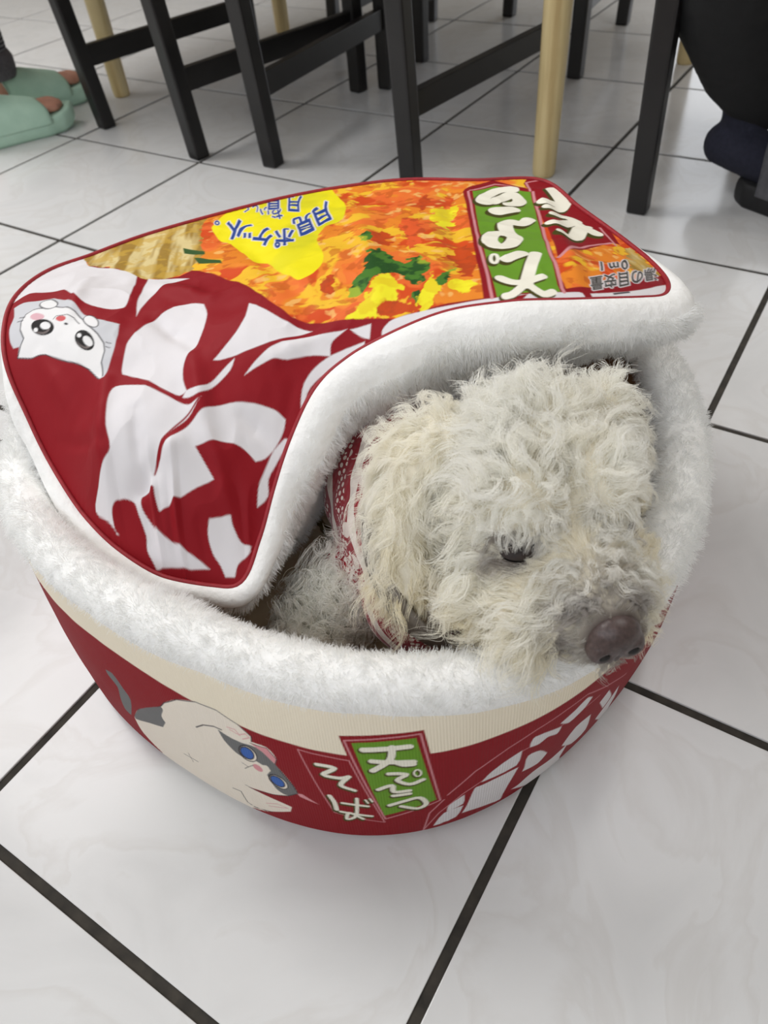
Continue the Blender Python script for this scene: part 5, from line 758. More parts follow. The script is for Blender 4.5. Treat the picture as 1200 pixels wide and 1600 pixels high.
def paint(P, layers, base, aa, texture=None, start=None):
    """print colours for fabric points P (mm)"""
    C = np.tile(PAL[base], (len(P), 1)) if start is None else start.copy()
    for kind, col, pts, w in layers:
        if kind == 'glyph':
            ch, c, J = pts; V, T, E = glyph(ch); V = V@np.array(J).T+np.array(c)
            lo, hi = V.min(0)-3, V.max(0)+3
            m = np.where((P[:, 0] > lo[0]) & (P[:, 0] < hi[0]) & (P[:, 1] > lo[1]) & (P[:, 1] < hi[1]))[0]
            if not len(m): continue
            q = P[m]; ins = np.zeros(len(m), bool)
            for t in T: ins |= in_poly(q, V[t])
            d = np.full(len(m), 9.0)
            for e in E: d = np.minimum(d, seg_dist(q, V[e[0]], V[e[1]]))
            sd = np.where(ins, d, -d)
            al = np.clip((sd+w)/aa+0.5, 0, 1)[:, None]; C[m] = C[m]*(1-al)+PAL['white']*al
            al = np.clip(sd/aa+0.6, 0, 1)[:, None]; C[m] = C[m]*(1-al)+PAL[col]*al
            continue
        Q = np.array(pts, float); pad = w/2+aa+0.5
        lo, hi = Q.min(0)-pad, Q.max(0)+pad
        m = np.where((P[:, 0] > lo[0]) & (P[:, 0] < hi[0]) & (P[:, 1] > lo[1]) & (P[:, 1] < hi[1]))[0]
        if not len(m): continue
        q = P[m]; d = np.full(len(m), 1e3); n = len(Q)
        q0 = q
        if col in ('leaf', 'lemon', 'rust', 'salmon', 'batter'): q = q+np.c_[fbm(q/7, 3, 101)-0.5, fbm(q/7, 3, 102)-0.5]*13
        for i in range(n if kind == 'poly' else n-1): d = np.minimum(d, seg_dist(q, Q[i], Q[(i+1) % n]))
        if kind == 'poly': sd = np.where(in_poly(q, Q), d, -d)
        else: sd = w/2-d
        al = np.clip(sd/aa+0.5, 0, 1)[:, None]
        src = PAL[col] if texture is None else texture(col, q0)
        C[m] = C[m]*(1-al)+src*al
    return C
def mixc(a, b, t):
    t = np.clip(t, 0, 1)[:, None]; return a*(1-t)+b*t
def food(col, q):
    n = len(q); base = np.tile(PAL[col], (n, 1))
    if col in ('food', 'rust', 'lemon', 'leaf', 'salmon', 'batter', 'yellow'):
        q = q*0.58; wq = q+14*np.c_[fbm(q/22, 3, 5)-0.5, fbm(q/22, 3, 9)-0.5]
        a, b, c, d = fbm(wq/24, 4, 1), fbm(wq/13, 4, 2), fbm(wq/5, 3, 3), fbm(wq/16, 3, 31)
        S = lambda v, lo, hi: np.clip((v-lo)/(hi-lo), 0, 1)
        if col == 'food':
            o = np.tile(lin((228, 132, 38)), (n, 1))
            o = mixc(o, lin((208, 74, 24)), S(a, 0.5, 0.54)); o = mixc(o, lin((236, 184, 44)), S(b, 0.56, 0.6))
            o = mixc(o, lin((232, 110, 48)), S(d, 0.55, 0.6)*0.8); o = mixc(o, lin((190, 84, 26)), S(c, 0.62, 0.68)*0.6)
            return mixc(o, lin((240, 190, 110)), S(fbm(wq/7, 3, 44), 0.68, 0.74)*0.7)
        if col == 'batter':
            s = fbm(np.c_[q[:, 0]/7+q[:, 1]/9, q[:, 1]/30], 3, 7)
            o = mixc(np.tile(lin((158, 124, 52)), (n, 1)), lin((216, 196, 140)), S(s, 0.4, 0.6)); return mixc(o, lin((196, 158, 60)), S(c, 0.5, 0.6)*0.6)
        if col == 'leaf': return mixc(mixc(base, lin((36, 78, 30)), S(c, 0.45, 0.55)), lin((150, 170, 50)), S(b, 0.55, 0.62))
        if col == 'lemon': return mixc(mixc(base, lin((236, 224, 40)), S(c, 0.45, 0.6)), lin((150, 150, 40)), S(b, 0.62, 0.68)*0.7)
        if col == 'yellow': return mixc(base, lin((214, 206, 30)), S(fbm(q/30, 3, 12), 0.5, 0.7))
        return mixc(base, lin((170, 66, 26)), S(c, 0.5, 0.65)*0.7)
    return base
def print_mat(name, rough, rib=False):
    t = NT(name); at = t.new('ShaderNodeAttribute'); at.attribute_name = 'print'
    t.link(at.outputs['Color'], t.b.inputs['Base Color']); t.set(Roughness=rough, Specular_IOR_Level=0.18)
    if rib:
        uv = t.new('ShaderNodeAttribute'); uv.attribute_name = 'arc'
        wv = t.new('ShaderNodeTexWave'); wv.inputs['Scale'].default_value = 150.0; wv.inputs['Distortion'].default_value = 0.4; wv.bands_direction = 'X'
        t.link(uv.outputs['Vector'], wv.inputs['Vector']); t.bump(wv.outputs['Fac'], 0.25, 0.0008)
    else:
        t.bump(t.noise(900, 2), 0.12, 0.0005)
    return t.m
M_lidprint = print_mat('printed_polyester', 0.62); M_wallprint = print_mat('printed_ribbed_cloth', 0.62, True)
M_fleece = simple('white_fleece', (238, 237, 234), (246, 245, 243), 0.9, 120, 0.5, 0.003, 0.3)
M_fleece_hair = hair_mat('white_fleece_pile', (251, 251, 250), 0.5)
M_piping = simple('red_piping', (138, 18, 30), (158, 26, 38), 0.6, 200, 0.2)
M_inner = simple('tan_inner_cloth', (120, 88, 56), (140, 104, 70), 0.9, 60, 0.3)
M_base = simple('black_base_cloth', (110, 20, 28), (126, 26, 34), 0.8, 60, 0.2)
bed = tag(empty('pet_bed', (BC[0], BC[1], 0)), 'round noodle cup pet bed with a printed lid and white fleece rim', 'pet bed')
_rng = np.random.default_rng(7)
# side wall: fine where the photograph shows it
th = np.r_[np.radians(np.arange(-165, 50, 0.16)), np.radians(np.arange(50, 195, 2.0))]
zz = np.r_[0.0, 0.003, np.linspace(0.008, 0.02, 8), np.linspace(0.0208, ZT-0.001, 190)]
TH, ZZ = np.meshgrid(th, zz, indexing='ij')
RR = wall_r(TH, ZZ)
RR = RR + 0.0022*(fbm(np.c_[(np.cos(TH)*6).ravel(), (np.sin(TH)*6).ravel(), (ZZ*14).ravel()], 3, 3).reshape(TH.shape)-0.5)*np.clip(ZZ/0.03, 0, 1)
Vw = np.c_[(RR*np.cos(TH)).ravel(), (RR*np.sin(TH)).ravel(), ZZ.ravel()]
n, k = TH.shape; ii, jj = np.meshgrid(np.arange(n), np.arange(k-1), indexing='ij'); i2 = (ii+1) % n
Qw = np.stack([ii*k+jj, i2*k+jj, i2*k+jj+1, ii*k+jj+1], -1).reshape(-1, 4)
side = np_mesh('side_wall', Vw, Qw, M_wallprint, bed)
arc = np.c_[(TH*290).ravel(), (ZZ*1000).ravel()]
_bz = np.clip((arc[:, 1]-harm(np.array(BEIGE), TH.ravel())*1000)/0.9+0.5, 0, 1)[:, None]
Cw = paint(arc, WALL, 'red', 0.8, start=PAL['red']*(1-_bz)+PAL['beige']*_bz)
Cw[(ZZ.ravel() > 0.17)] = PAL['beige']
at = side.data.attributes.new('print', 'FLOAT_COLOR', 'POINT'); at.data.foreach_set('color', np.ascontiguousarray(np.c_[Cw, np.ones(len(Cw))], np.float32).ravel())
at = side.data.attributes.new('arc', 'FLOAT_VECTOR', 'POINT'); at.data.foreach_set('vector', np.ascontiguousarray(np.c_[arc/1000, np.zeros(len(arc))], np.float32).ravel())
# bottom, inner wall
t72 = np.linspace(0, 2*np.pi, 96, endpoint=False)
rb = wall_r(t72, 0.0)
mesh_obj('base_panel', [(r*math.cos(a), r*math.sin(a), 0.001) for r, a in zip(rb, t72)]+[(r*math.cos(a), r*math.sin(a), 0.012) for r, a in zip(rb*0.995, t72)],
         [tuple(range(95, -1, -1)), tuple(range(96, 192))]+[(i, (i+1) % 96, 96+(i+1) % 96, 96+i) for i in range(96)], M_base, bed, False)
V = []; F = []
for z, off in ((0.02, 0.046), (0.06, 0.045), (0.12, 0.043), (0.17, 0.041), (0.195, 0.036)):
    r = wall_r(t72, min(z, ZT))-off
    V += [(q*math.cos(a), q*math.sin(a), z) for q, a in zip(r, t72)]
for j in range(4): F += [(j*96+(i+1) % 96, j*96+i, (j+1)*96+i, (j+1)*96+(i+1) % 96) for i in range(96)]
mesh_obj('inner_wall', V, F, M_inner, bed)
# fleece rim
def rim_point(t, a):
    """t: angle round the bed, a: angle round the roll"""
    dip = np.exp(-((t-np.radians(-30)+np.pi) % (2*np.pi)-np.pi)**2/(2*np.radians(16)**2))
    rr = 0.0205+0.002*(fbm(np.c_[np.cos(t)*5, np.sin(t)*5, np.cos(a)*0.8], 2, 8)-0.5)*2
    rc = wall_r(t, ZT)-0.0185; zc = ZT+0.004-0.007*dip
    r = rc+rr*np.cos(a); return np.stack([r*np.cos(t), r*np.sin(t), zc+rr*np.sin(a)*(1.0-0.15*dip)], -1)
nt, na = 300, 40
tt, aa_ = np.meshgrid(np.linspace(0, 2*np.pi, nt, endpoint=False), np.linspace(0, 2*np.pi, na, endpoint=False), indexing='ij')
Vr = rim_point(tt.ravel(), aa_.ravel()); ii, jj = np.meshgrid(np.arange(nt), np.arange(na), indexing='ij')
Qr = np.stack([ii*na+jj, ((ii+1) % nt)*na+jj, ((ii+1) % nt)*na+(jj+1) % na, ii*na+(jj+1) % na], -1).reshape(-1, 4)
rim = np_mesh('fleece_rim', Vr, Qr, M_fleece, bed)
def pile(name, me, N, length, parent, weight=None, rad=0.00022, lay=(0, 0, -0.25), seed=1, k=4, clump=0.006):
    rng = np.random.default_rng(seed); P, Nn = tri_sample(me, N, rng, weight)
    w = P/clump; d = np.stack([vnoise(w, 3)-0.5, vnoise(w, 4)-0.5, vnoise(w, 5)-0.5], 1)*2.2
    d2 = np.stack([vnoise(P/0.03, 13)-0.5, vnoise(P/0.03, 14)-0.5, vnoise(P/0.03, 15)-0.5], 1)*1.6
    dr = unit(Nn+d*0.55+d2*0.6+np.array(lay)+rng.normal(0, 0.22, P.shape))
    bend = unit(d+d2+rng.normal(0, 0.5, P.shape)+np.array([0, 0, -0.6]))
    L = length*(0.6+0.7*rng.random(N))
    s = np.linspace(0, 1, k); S = P[:, None]-Nn[:, None]*0.001+dr[:, None]*(L[:, None]*s)[..., None]+bend[:, None]*(0.35*L[:, None]*s**2)[..., None]
    r = rad*(1-0.75*s)[None]
    tint = np.tile([1, 1, 1.0], (N, 1))*(0.93+0.07*rng.random(N))[:, None]
    return hair(name, S, r, M_fleece_hair, parent, tint)
def rim_w(c):
    out = np.hypot(c[:, 0], c[:, 1])-wall_r(np.arctan2(c[:, 1], c[:, 0]), ZT)+0.0185
    t = np.arctan2(c[:, 1], c[:, 0]); dip = np.exp(-((t-np.radians(-30)+np.pi) % (2*np.pi)-np.pi)**2/(2*np.radians(16)**2))
    return np.where(c[:, 2] > ZT+0.005-0.007*dip+np.where(out > 0.008, 0.001, -0.01), 1.0, 0.0)
pile('fleece_pile', rim.data, 90000, 0.0052, rim, weight=rim_w, seed=3)
# lid ------------------------------------------------------------------------
ctl = np.r_[np.array(LE), np.array(LI)]/1000.0
lid_h = TPS(ctl[:, :2], ctl[:, 2], 1e-5)
OUT = catmull(np.array(LE)[:, :2]/1000.0, 480)
def lid_z(Q, dist):
    w = np.clip(dist/0.03, 0, 1)
    q = np.c_[Q, np.zeros(len(Q))]
    f = (fbm(q*11, 3, 21)-0.5)*0.010 + (0.5-np.abs(fbm(q*26+3, 3, 25)-0.5)*2)*0.004
    low = np.clip((0.27-lid_h(Q))/0.06, 0, 1)          # the flap that hangs into the bed is creased
    rd = np.abs(vnoise(np.c_[(Q[:, 0]*0.8+Q[:, 1]*0.5)*46, (Q[:, 1]*0.8-Q[:, 0]*0.5)*14], 33)-0.5)
    f = f + low*(0.010*np.clip(0.16-rd, 0, 1)/0.16)
    for (x0, y0, x1, y1, wd, ht) in FOLDS:
        A = np.array([x0, y0])/1000; B = np.array([x1, y1])/1000; d = B-A; t = np.clip(((Q-A)@d)/(d@d), -0.3, 1.3)
        dd = np.linalg.norm(Q-(A+np.clip(t, 0, 1)[:, None]*d), axis=1); end = np.clip(1.0-np.abs(t-0.5)*1.5, 0, 1)
        f = f + ht/1000*np.exp(-(dd/(wd/1000))**2)*(0.3+0.7*end)
    return lid_h(Q)+f*w
st = 0.0008
gx = np.arange(OUT[:, 0].min()-st, OUT[:, 0].max()+st, st); gy = np.arange(OUT[:, 1].min()-st, OUT[:, 1].max()+st, st)
GX, GY = np.meshgrid(gx, gy, indexing='ij'); inside = np.zeros(GX.shape, bool)
for j, y in enumerate(gy):
    a, b = OUT, np.roll(OUT, -1, 0); m = (a[:, 1] > y) != (b[:, 1] > y)
    xs = np.sort(a[m, 0]+(y-a[m, 1])*(b[m, 0]-a[m, 0])/(b[m, 1]-a[m, 1]))
    inside[:, j] = np.searchsorted(xs, gx) % 2 == 1
idx = -np.ones(GX.shape, np.int64); idx[inside] = np.arange(inside.sum())
PL = np.c_[GX[inside], GY[inside]]
dist = np.full(len(PL), 9.0)
for a in range(0, len(PL), 20000):
    dist[a:a+20000] = np.sqrt(((PL[a:a+20000, None]-OUT[None, ::2])**2).sum(2).min(1))
ZL = lid_z(PL, dist)
q = np.stack([idx[:-1, :-1], idx[1:, :-1], idx[1:, 1:], idx[:-1, 1:]], -1).reshape(-1, 4); q = q[(q >= 0).all(1)]
lid = np_mesh('lid', np.c_[PL, ZL], q, M_lidprint, bed)
CL = paint(PL*1000, LID, 'red', 0.9, food)
at = lid.data.attributes.new('print', 'FLOAT_COLOR', 'POINT'); at.data.foreach_set('color', np.ascontiguousarray(np.c_[CL, np.ones(len(CL))], np.float32).ravel())
# padded fleece edge and lining of the lid
Nn = np.roll(OUT, -1, 0)-np.roll(OUT, 1, 0); Nn = np.c_[Nn[:, 1], -Nn[:, 0]]; Nn /= np.linalg.norm(Nn, axis=1)[:, None]
if (Nn*(OUT-OUT.mean(0))).sum() < 0: Nn = -Nn
for _ in range(6): Nn = unit((Nn+np.roll(Nn, 1, 0)+np.roll(Nn, -1, 0)))
ZE = lid_h(OUT)
front = np.clip((ZE-0.19)/0.07, 0, 1)*np.clip((Nn@np.array([0.75, -0.65]))*1.6+0.2, 0, 1)
for _ in range(10): front = (front+np.roll(front, 1)+np.roll(front, -1))/3
flap = np.clip((0.24-ZE)/0.03, 0, 1)
prof = np.array([(-0.004, -0.001), (0.004, 0.0025), (0.013, 0.002), (0.021, -0.006), (0.025, -0.018), (0.023, -0.032), (0.014, -0.046), (0.004, -0.06), (-0.004, -0.085), (-0.010, -0.11), (-0.018, -0.135)])
sm = np.array([(-0.004, -0.001), (0.004, 0.002), (0.010, 0.0), (0.014, -0.006), (0.016, -0.014), (0.014, -0.022), (0.010, -0.029), (0.004, -0.034), (-0.006, -0.036), (-0.02, -0.036), (-0.04, -0.036)])
V = []; m = len(OUT); kp = len(prof)
right = np.interp(OUT[:, 0], [0.07, 0.13, 0.19], [1.0, 0.62, 0.36]); right = np.where(OUT[:, 1] < -0.05, 1.0, right)
for _ in range(10): right = (right+np.roll(right, 1)+np.roll(right, -1))/3
for a in range(kp):
    o = sm[a, 0]*(1-front)*(0.12+0.68*flap)+prof[a, 0]*front; d = sm[a, 1]*(1-front)*(1-0.35*flap)+(prof[a, 1] if a < 5 else prof[4, 1]+(prof[a, 1]-prof[4, 1])*right)*front
    lump = 0.006*(fbm(np.c_[OUT*22, np.full(m, a*0.35)], 2, 61)-0.5)*(a > 2)
    V.append(np.c_[OUT+Nn*(o+lump)[:, None], ZE+d])
V = np.concatenate(V); ii, jj = np.meshgrid(np.arange(kp-1), np.arange(m), indexing='ij')
Q = np.stack([ii*m+jj, ii*m+(jj+1) % m, (ii+1)*m+(jj+1) % m, (ii+1)*m+jj], -1).reshape(-1, 4)
hem = np_mesh('fleece_lining', V, Q, M_fleece, lid)
tube('piping', np.c_[OUT+Nn*0.001, ZE+0.0005], 0.0021, M_piping, lid, 8, True)
pile('fleece_pile', hem.data, 60000, 0.0062, hem, weight=lambda c: np.where(((c[:, 1] < -0.165) | ((c[:, 0] > 0.0) & (c[:, 1] < 0.15))) & (c[:, 2] < lid_h(c[:, :2])-0.003), 1.0, 0.0), rad=0.0002, seed=5)
# cushion inside the bed -------------------------------------------------------
t = NT('cream_leaf_print_cloth'); f = t.noise(22, 2, dist=1.0); f2 = t.noise(60, 2)
mx = t.new('ShaderNodeMix'); mx.data_type = 'RGBA'; t.link(t.ramp(f, [(0.0, (0, 0, 0)), (0.62, (0, 0, 0)), (0.64, (255, 255, 255)), (1, (255, 255, 255))]), mx.inputs[0])
mx.inputs[6].default_value = rgba((205, 188, 160)); t.link(t.ramp(f2, [(0.35, (118, 112, 58)), (0.65, (92, 70, 40))]), mx.inputs[7])
t.link(mx.outputs[2], t.b.inputs['Base Color']); t.set(Roughness=0.85); t.bump(t.noise(14, 3), 0.5, 0.01); M_cush = t.m
V = []; F = []; NR = 14
for j in range(NR+1):
    u = j/NR
    for i in range(96):
        r = (wall_r(t72[i], 0.08)-0.064)*min(1.0, u*1.0); x, y = r*math.cos(t72[i]), r*math.sin(t72[i])
        zt = 0.085-0.03*u**6+0.012*(float(fbm(np.array([[x*9, y*9, 0.2]]), 3, 71)[0])-0.5)*2
        V.append((x, y, zt))
for j in range(NR): F += [(j*96+i, j*96+(i+1) % 96, (j+1)*96+(i+1) % 96, (j+1)*96+i) for i in range(96)]
k0 = len(V); V += [(0.97*v[0], 0.97*v[1], 0.013) for v in V[NR*96:NR*96+96]]
F += [(NR*96+i, NR*96+(i+1) % 96, k0+(i+1) % 96, k0+i) for i in range(96)]+[tuple(k0+95-i for i in range(96))]
cush = mesh_obj('cushion', V, F, M_cush); cush.location = (BC[0], BC[1], 0)
tag(cush, 'cream cushion with olive leaf print inside the bed under the dog', 'cushion')
# ------------------------------------------------------------------ the dog
S0 = np.array([1.537, -0.838, 0.254]); FW = unit(np.array([0.716, -0.696, -0.05])); RT = unit(np.array([-0.697, -0.717, 0.0])); UP = np.cross(RT, FW); UP = UP if UP[2] > 0 else -UP
def hd(f, r, u): return S0+FW*f+RT*r+UP*u
HROT = Matrix((FW, RT, UP)).transposed()
dog = tag(empty('dog', (1.45, -0.83, 0.09)), 'curly white dog in a red sweater resting its chin on the bed rim', 'dog')
DOFF = np.array([1.45, -0.83, 0.09])
def dl(v): return np.asarray(v, float)-DOFF
M_skin = NT('cream_coat'); _at = M_skin.new('ShaderNodeAttribute'); _at.attribute_name = 'coat'; M_skin.link(_at.outputs['Color'], M_skin.b.inputs['Base Color']); M_skin.set(Roughness=0.85); M_skin.bump(M_skin.noise(60), 0.5, 0.004); M_skin = M_skin.m
M_fur = hair_mat('cream_curly_fur', (253, 252, 247), 0.5)
bm = Forms()
blob(bm, dl(hd(0.0, 0, -0.004)), (0.056, 0.058, 0.052), HROT)
blob(bm, dl(hd(-0.005, 0.0, 0.012)), (0.046, 0.050, 0.040), HROT)
for s in (1, -1):
    k_ = 1.0 if s > 0 else 0.86
    blob(bm, dl(hd(0.042, 0.028*s*k_, -0.016)), (0.042, 0.036*k_, 0.038), HROT)
    blob(bm, dl(hd(0.040, 0.026*s, 0.024)), (0.032, 0.026, 0.026), HROT)
    blob(bm, dl(hd(0.088, 0.016*s, -0.014)), (0.036, 0.024, 0.024), HROT)
    blob(bm, dl(hd(0.060, 0.038*s*k_, -0.026)), (0.036, 0.032*k_, 0.026*k_), HROT)
    blob(bm, dl(hd(0.090, 0.030*s*k_, -0.022)), (0.030, 0.026*k_, 0.022*k_), HROT)
for t_ in np.linspace(0, 1, 7): blob(bm, dl(hd(0.05+0.068*t_, 0, -0.004-0.004*t_)), 0.034-0.010*t_)
# ears
ER = Matrix((unit(FW*0.9+RT*0.3), RT, UP)).transposed()
EAR = [hd(-0.024, 0.052, 0.020), hd(-0.020, 0.080, 0.000), hd(0.000, 0.094, -0.028), hd(0.022, 0.098, -0.050)]
for a, b, ra, rb in zip(EAR[:-1], EAR[1:], (0.024, 0.030, 0.032), (0.030, 0.032, 0.024)):
    for t_ in np.linspace(0, 1, 5): blob(bm, dl(a+(b-a)*t_), ((ra+(rb-ra)*t_)*1.08, 0.018, (ra+(rb-ra)*t_)*0.95), HROT)
EAR2 = [hd(-0.02, -0.060, 0.02), hd(-0.02, -0.078, -0.01), hd(-0.01, -0.082, -0.04)]
for a, b in zip(EAR2[:-1], EAR2[1:]):
    for t_ in np.linspace(0, 1, 5): blob(bm, dl(a+(b-a)*t_), (0.028, 0.015, 0.026), HROT)
# neck, trunk, legs
limb(bm, [dl(hd(-0.03, 0, -0.03)), dl((1.468, -0.830, 0.195)), dl((1.425, -0.800, 0.165)), dl((1.335, -0.735, 0.165)), dl((1.240, -0.740, 0.155)), dl((1.195, -0.780, 0.145))], [0.05, 0.052, 0.062, 0.068, 0.062, 0.05])
LEG = [dl((1.440, -0.875, 0.150)), dl((1.422, -0.905, 0.135)), dl((1.408, -0.930, 0.118)), dl((1.412, -0.955, 0.108))]
limb(bm, LEG, [0.032, 0.026, 0.027, 0.024])
limb(bm, [dl((1.24, -0.77, 0.13)), dl((1.20, -0.84, 0.125)), dl((1.235, -0.90, 0.115))], [0.04, 0.03, 0.024])
body_me = remesh(bm, 0.0045, 5); body_me.name = 'body'; body_me.materials.append(M_skin)
body = link(bpy.data.objects.new('body', body_me), dog)
EYES = [hd(0.0685, 0.034, 0.012), hd(0.062, -0.033, 0.004)]; NC = hd(0.134, 0.0, -0.004)
_v = np.empty(len(body_me.vertices)*3, np.float32); body_me.vertices.foreach_get('co', _v); _v = _v.reshape(-1, 3)+DOFF
_d = np.clip((0.030-np.linalg.norm(_v-NC, axis=1))/0.014, 0, 1)
for _e in EYES: _d = np.maximum(_d, np.clip((0.019-np.linalg.norm(_v-_e, axis=1))/0.006, 0, 1)*0.9)
_c = lin((222, 215, 197))*(1-_d[:, None])+lin((74, 62, 58))*_d[:, None]
_a = body_me.attributes.new('coat', 'FLOAT_COLOR', 'POINT'); _a.data.foreach_set('color', np.ascontiguousarray(np.c_[_c, np.ones(len(_c))], np.float32).ravel())
# nose, nostrils, eyes
M_nose = simple('brown_nose_leather', (62, 50, 48), (84, 68, 65), 0.40, 500, 0.35, 0.0006)
M_dark = simple('nostril_dark', (14, 10, 10), (20, 14, 14), 0.6, 50, 0)
M_eye = NT('dark_eye'); M_eye.link(M_eye.ramp(M_eye.noise(60), [(0.3, (16, 11, 10)), (0.7, (30, 20, 16))]), M_eye.b.inputs['Base Color']); M_eye.set(Roughness=0.12, Coat_Weight=0.6); M_eye = M_eye.m
M_lid = simple('eyelid_skin', (36, 28, 26), (52, 40, 36), 0.7, 200, 0.2)
NC = hd(0.134, 0.0, -0.004)
bm = Forms()
blob(bm, (0, 0, 0.001), (0.0115, 0.0165, 0.0125)); blob(bm, (0.003, 0.0085, -0.003), (0.0095, 0.0095, 0.0085)); blob(bm, (0.003, -0.0085, -0.003), (0.0095, 0.0095, 0.0085)); blob(bm, (0.001, 0, -0.010), (0.008, 0.006, 0.009))
nose_me = remesh(bm, 0.0011, 3)
nv = np.empty(len(nose_me.vertices)*3, np.float32); nose_me.vertices.foreach_get('co', nv); nv = nv.reshape(-1, 3).astype(float)
for s in (1, -1):
    c = np.array([0.0125, 0.0088*s, -0.0035]); d = np.linalg.norm((nv-c)/np.array([1, 1.0, 0.9]), axis=1); nv[:, 0] -= 0.006*np.exp(-(d/0.0034)**2)
nv[:, 0] -= 0.0018*np.exp(-(nv[:, 1]/0.0012)**2)*(nv[:, 0] > 0.004)*(nv[:, 2] < 0.004)
nose_me.vertices.foreach_set('co', nv.astype(np.float32).ravel()); nose_me.name = 'nose'; nose_me.materials.append(M_nose)
nose = link(bpy.data.objects.new('nose', nose_me), dog)
nose.matrix_local = Matrix.Translation(Vector(dl(NC))) @ HROT.to_4x4() @ Matrix.Diagonal((1.05, 1.0, 1.22, 1))
tag(nose, 'greyish brown leathery nose')
for s in (1, -1):
    bm = Forms(); blob(bm, (0, 0, 0), (0.0022, 0.0036, 0.0028)); o = form_obj('nostril', bm, M_dark, nose); o.location = (0.0088, 0.0092*s, -0.0040)
EYES = [hd(0.0685, 0.034, 0.012), hd(0.062, -0.033, 0.004)]
for e, s in zip(EYES, (1, -1)):
    bm = Forms(); blob(bm, (0, 0, 0), 0.0090); o = form_obj('eye', bm, M_eye, dog)
    o.matrix_local = Matrix.Translation(Vector(dl(e))) @ HROT.to_4x4() @ Matrix.Diagonal((1.0, 1.3, 0.72, 1))
    # heavy upper and lower eyelids
    V = []; F = []
    for lidk, (a0, a1) in enumerate(((1, 95), (-95, -22))):
        base = len(V)
        for i in range(9):
            el = math.radians(a0+(a1-a0)*i/8)
            for j in range(13):
                az = math.radians(-85+170*j/12); r = 0.0101
                V.append((r*math.cos(el)*math.cos(az), r*math.cos(el)*math.sin(az), r*math.sin(el)))
        for i in range(8):
            for j in range(12): F.append((base+i*13+j, base+i*13+j+1, base+(i+1)*13+j+1, base+(i+1)*13+j))
    mesh_obj('eyelid', V, F, M_lid, o)
tag(body, 'cream white coat of tousled curls')
# fur ------------------------------------------------------------------------
def frame_of(P):
    q = P-S0; return q@FW, q@RT, q@UP
def make_fur(name, N, per, region, length, seed, curl=1.0, rad=0.00016, k=9, spread=0.0045, parent=None):
    rng = np.random.default_rng(seed)
    P, Nn = tri_sample(body_me, N, rng, lambda c: region(c+DOFF)); P = P+DOFF
    f, r, u = frame_of(P)
    L, comb, lift, cz, tint = length(P, Nn, f, r, u, rng)
    L = L*(0.7+0.6*rng.random(N))*np.where(rng.random(N) < 0.09, 1.35, 1.0)
    comb = comb-(comb*Nn).sum(1, keepdims=True)*Nn
    d0 = unit(Nn*lift[:, None]+comb+rng.normal(0, 0.22, P.shape))
    e1 = unit(np.cross(d0, rng.normal(0, 1, P.shape))); e2 = np.cross(d0, e1)
    ph = rng.random(N)*6.283; om = (5.0+4.0*rng.random(N))*cz*curl; hand = np.where(rng.random(N) < 0.5, 1, -1)
    s = np.linspace(0, 1, k)
    amp = (L*0.16*curl)[:, None]*s**0.8*(0.5+rng.random(N))[:, None]
    a = om[:, None]*s+ph[:, None]
    grav = np.array([0, 0, -1.0])
    ctr = P[:, None]+d0[:, None]*(L[:, None]*s)[..., None]*(1-0.22*s)[None, :, None]+comb[:, None]*(L[:, None]*0.30*s**2)[..., None]+grav*(L[:, None]*0.12*s**2)[..., None]
    ctr = ctr+e1[:, None]*(amp*(np.cos(a)-np.cos(ph)[:, None]))[..., None]+e2[:, None]*(amp*hand[:, None]*(np.sin(a)-np.sin(ph)[:, None]))[..., None]
    # strands of each lock
    off = rng.normal(0, 1, (N, per, 3)); off -= (off*Nn[:, None]).sum(2, keepdims=True)*Nn[:, None]; off *= spread*np.minimum(1.0, 0.35+L/0.03)[:, None, None]*0.75
    tight = (1-0.78*s**0.8)[None, None, :, None]
    lenj = (0.75+0.35*rng.random((N, per)))[..., None]
    idx = np.clip(s[None, None]*lenj*(k-1), 0, k-1-1e-6); i0 = idx.astype(int); fr = (idx-i0)[..., None]
    nn = np.arange(N)[:, None, None]
    C = ctr[nn, i0]*(1-fr)+ctr[nn, np.minimum(i0+1, k-1)]*fr
    fz = 0.0009*np.cumsum(rng.normal(0, 1, (N, per, k, 3)), 2)*(L[:, None, None, None]/0.03)
    S = C+off[:, :, None]*tight+fz*0.5-Nn[:, None, None]*0.002
    S = S.reshape(-1, k, 3)-DOFF
    R = rad*(1-0.7*s**1.5)[None]*np.ones((N*per, 1))
    T = np.repeat(tint, per, 0)*(0.94+0.10*rng.random((N*per, 1)))
    return hair(name, S, R, M_fur, parent if parent is not None else body, T)
def dist_seg(P, pts): return np.min([np.linalg.norm(P-np.array(p), axis=1) for p in pts], axis=0)
EARP = [EAR[i]+(EAR[i+1]-EAR[i])*t_ for i in range(3) for t_ in (0, 0.5, 1)]
def head_w(P):
    f, r, u = frame_of(P)
    head = (f > -0.06) & (np.abs(r) < 0.12)
    d = np.linalg.norm(P-NC, axis=1); w = head*1.0
    w = w*np.clip((d-0.0165)/0.008, 0, 1)
    for e in EYES: w = w*np.clip((np.linalg.norm(P-e, axis=1)-0.0085)/0.004, 0, 1)
    w = w*(P[:, 2] > 0.16)
    return w
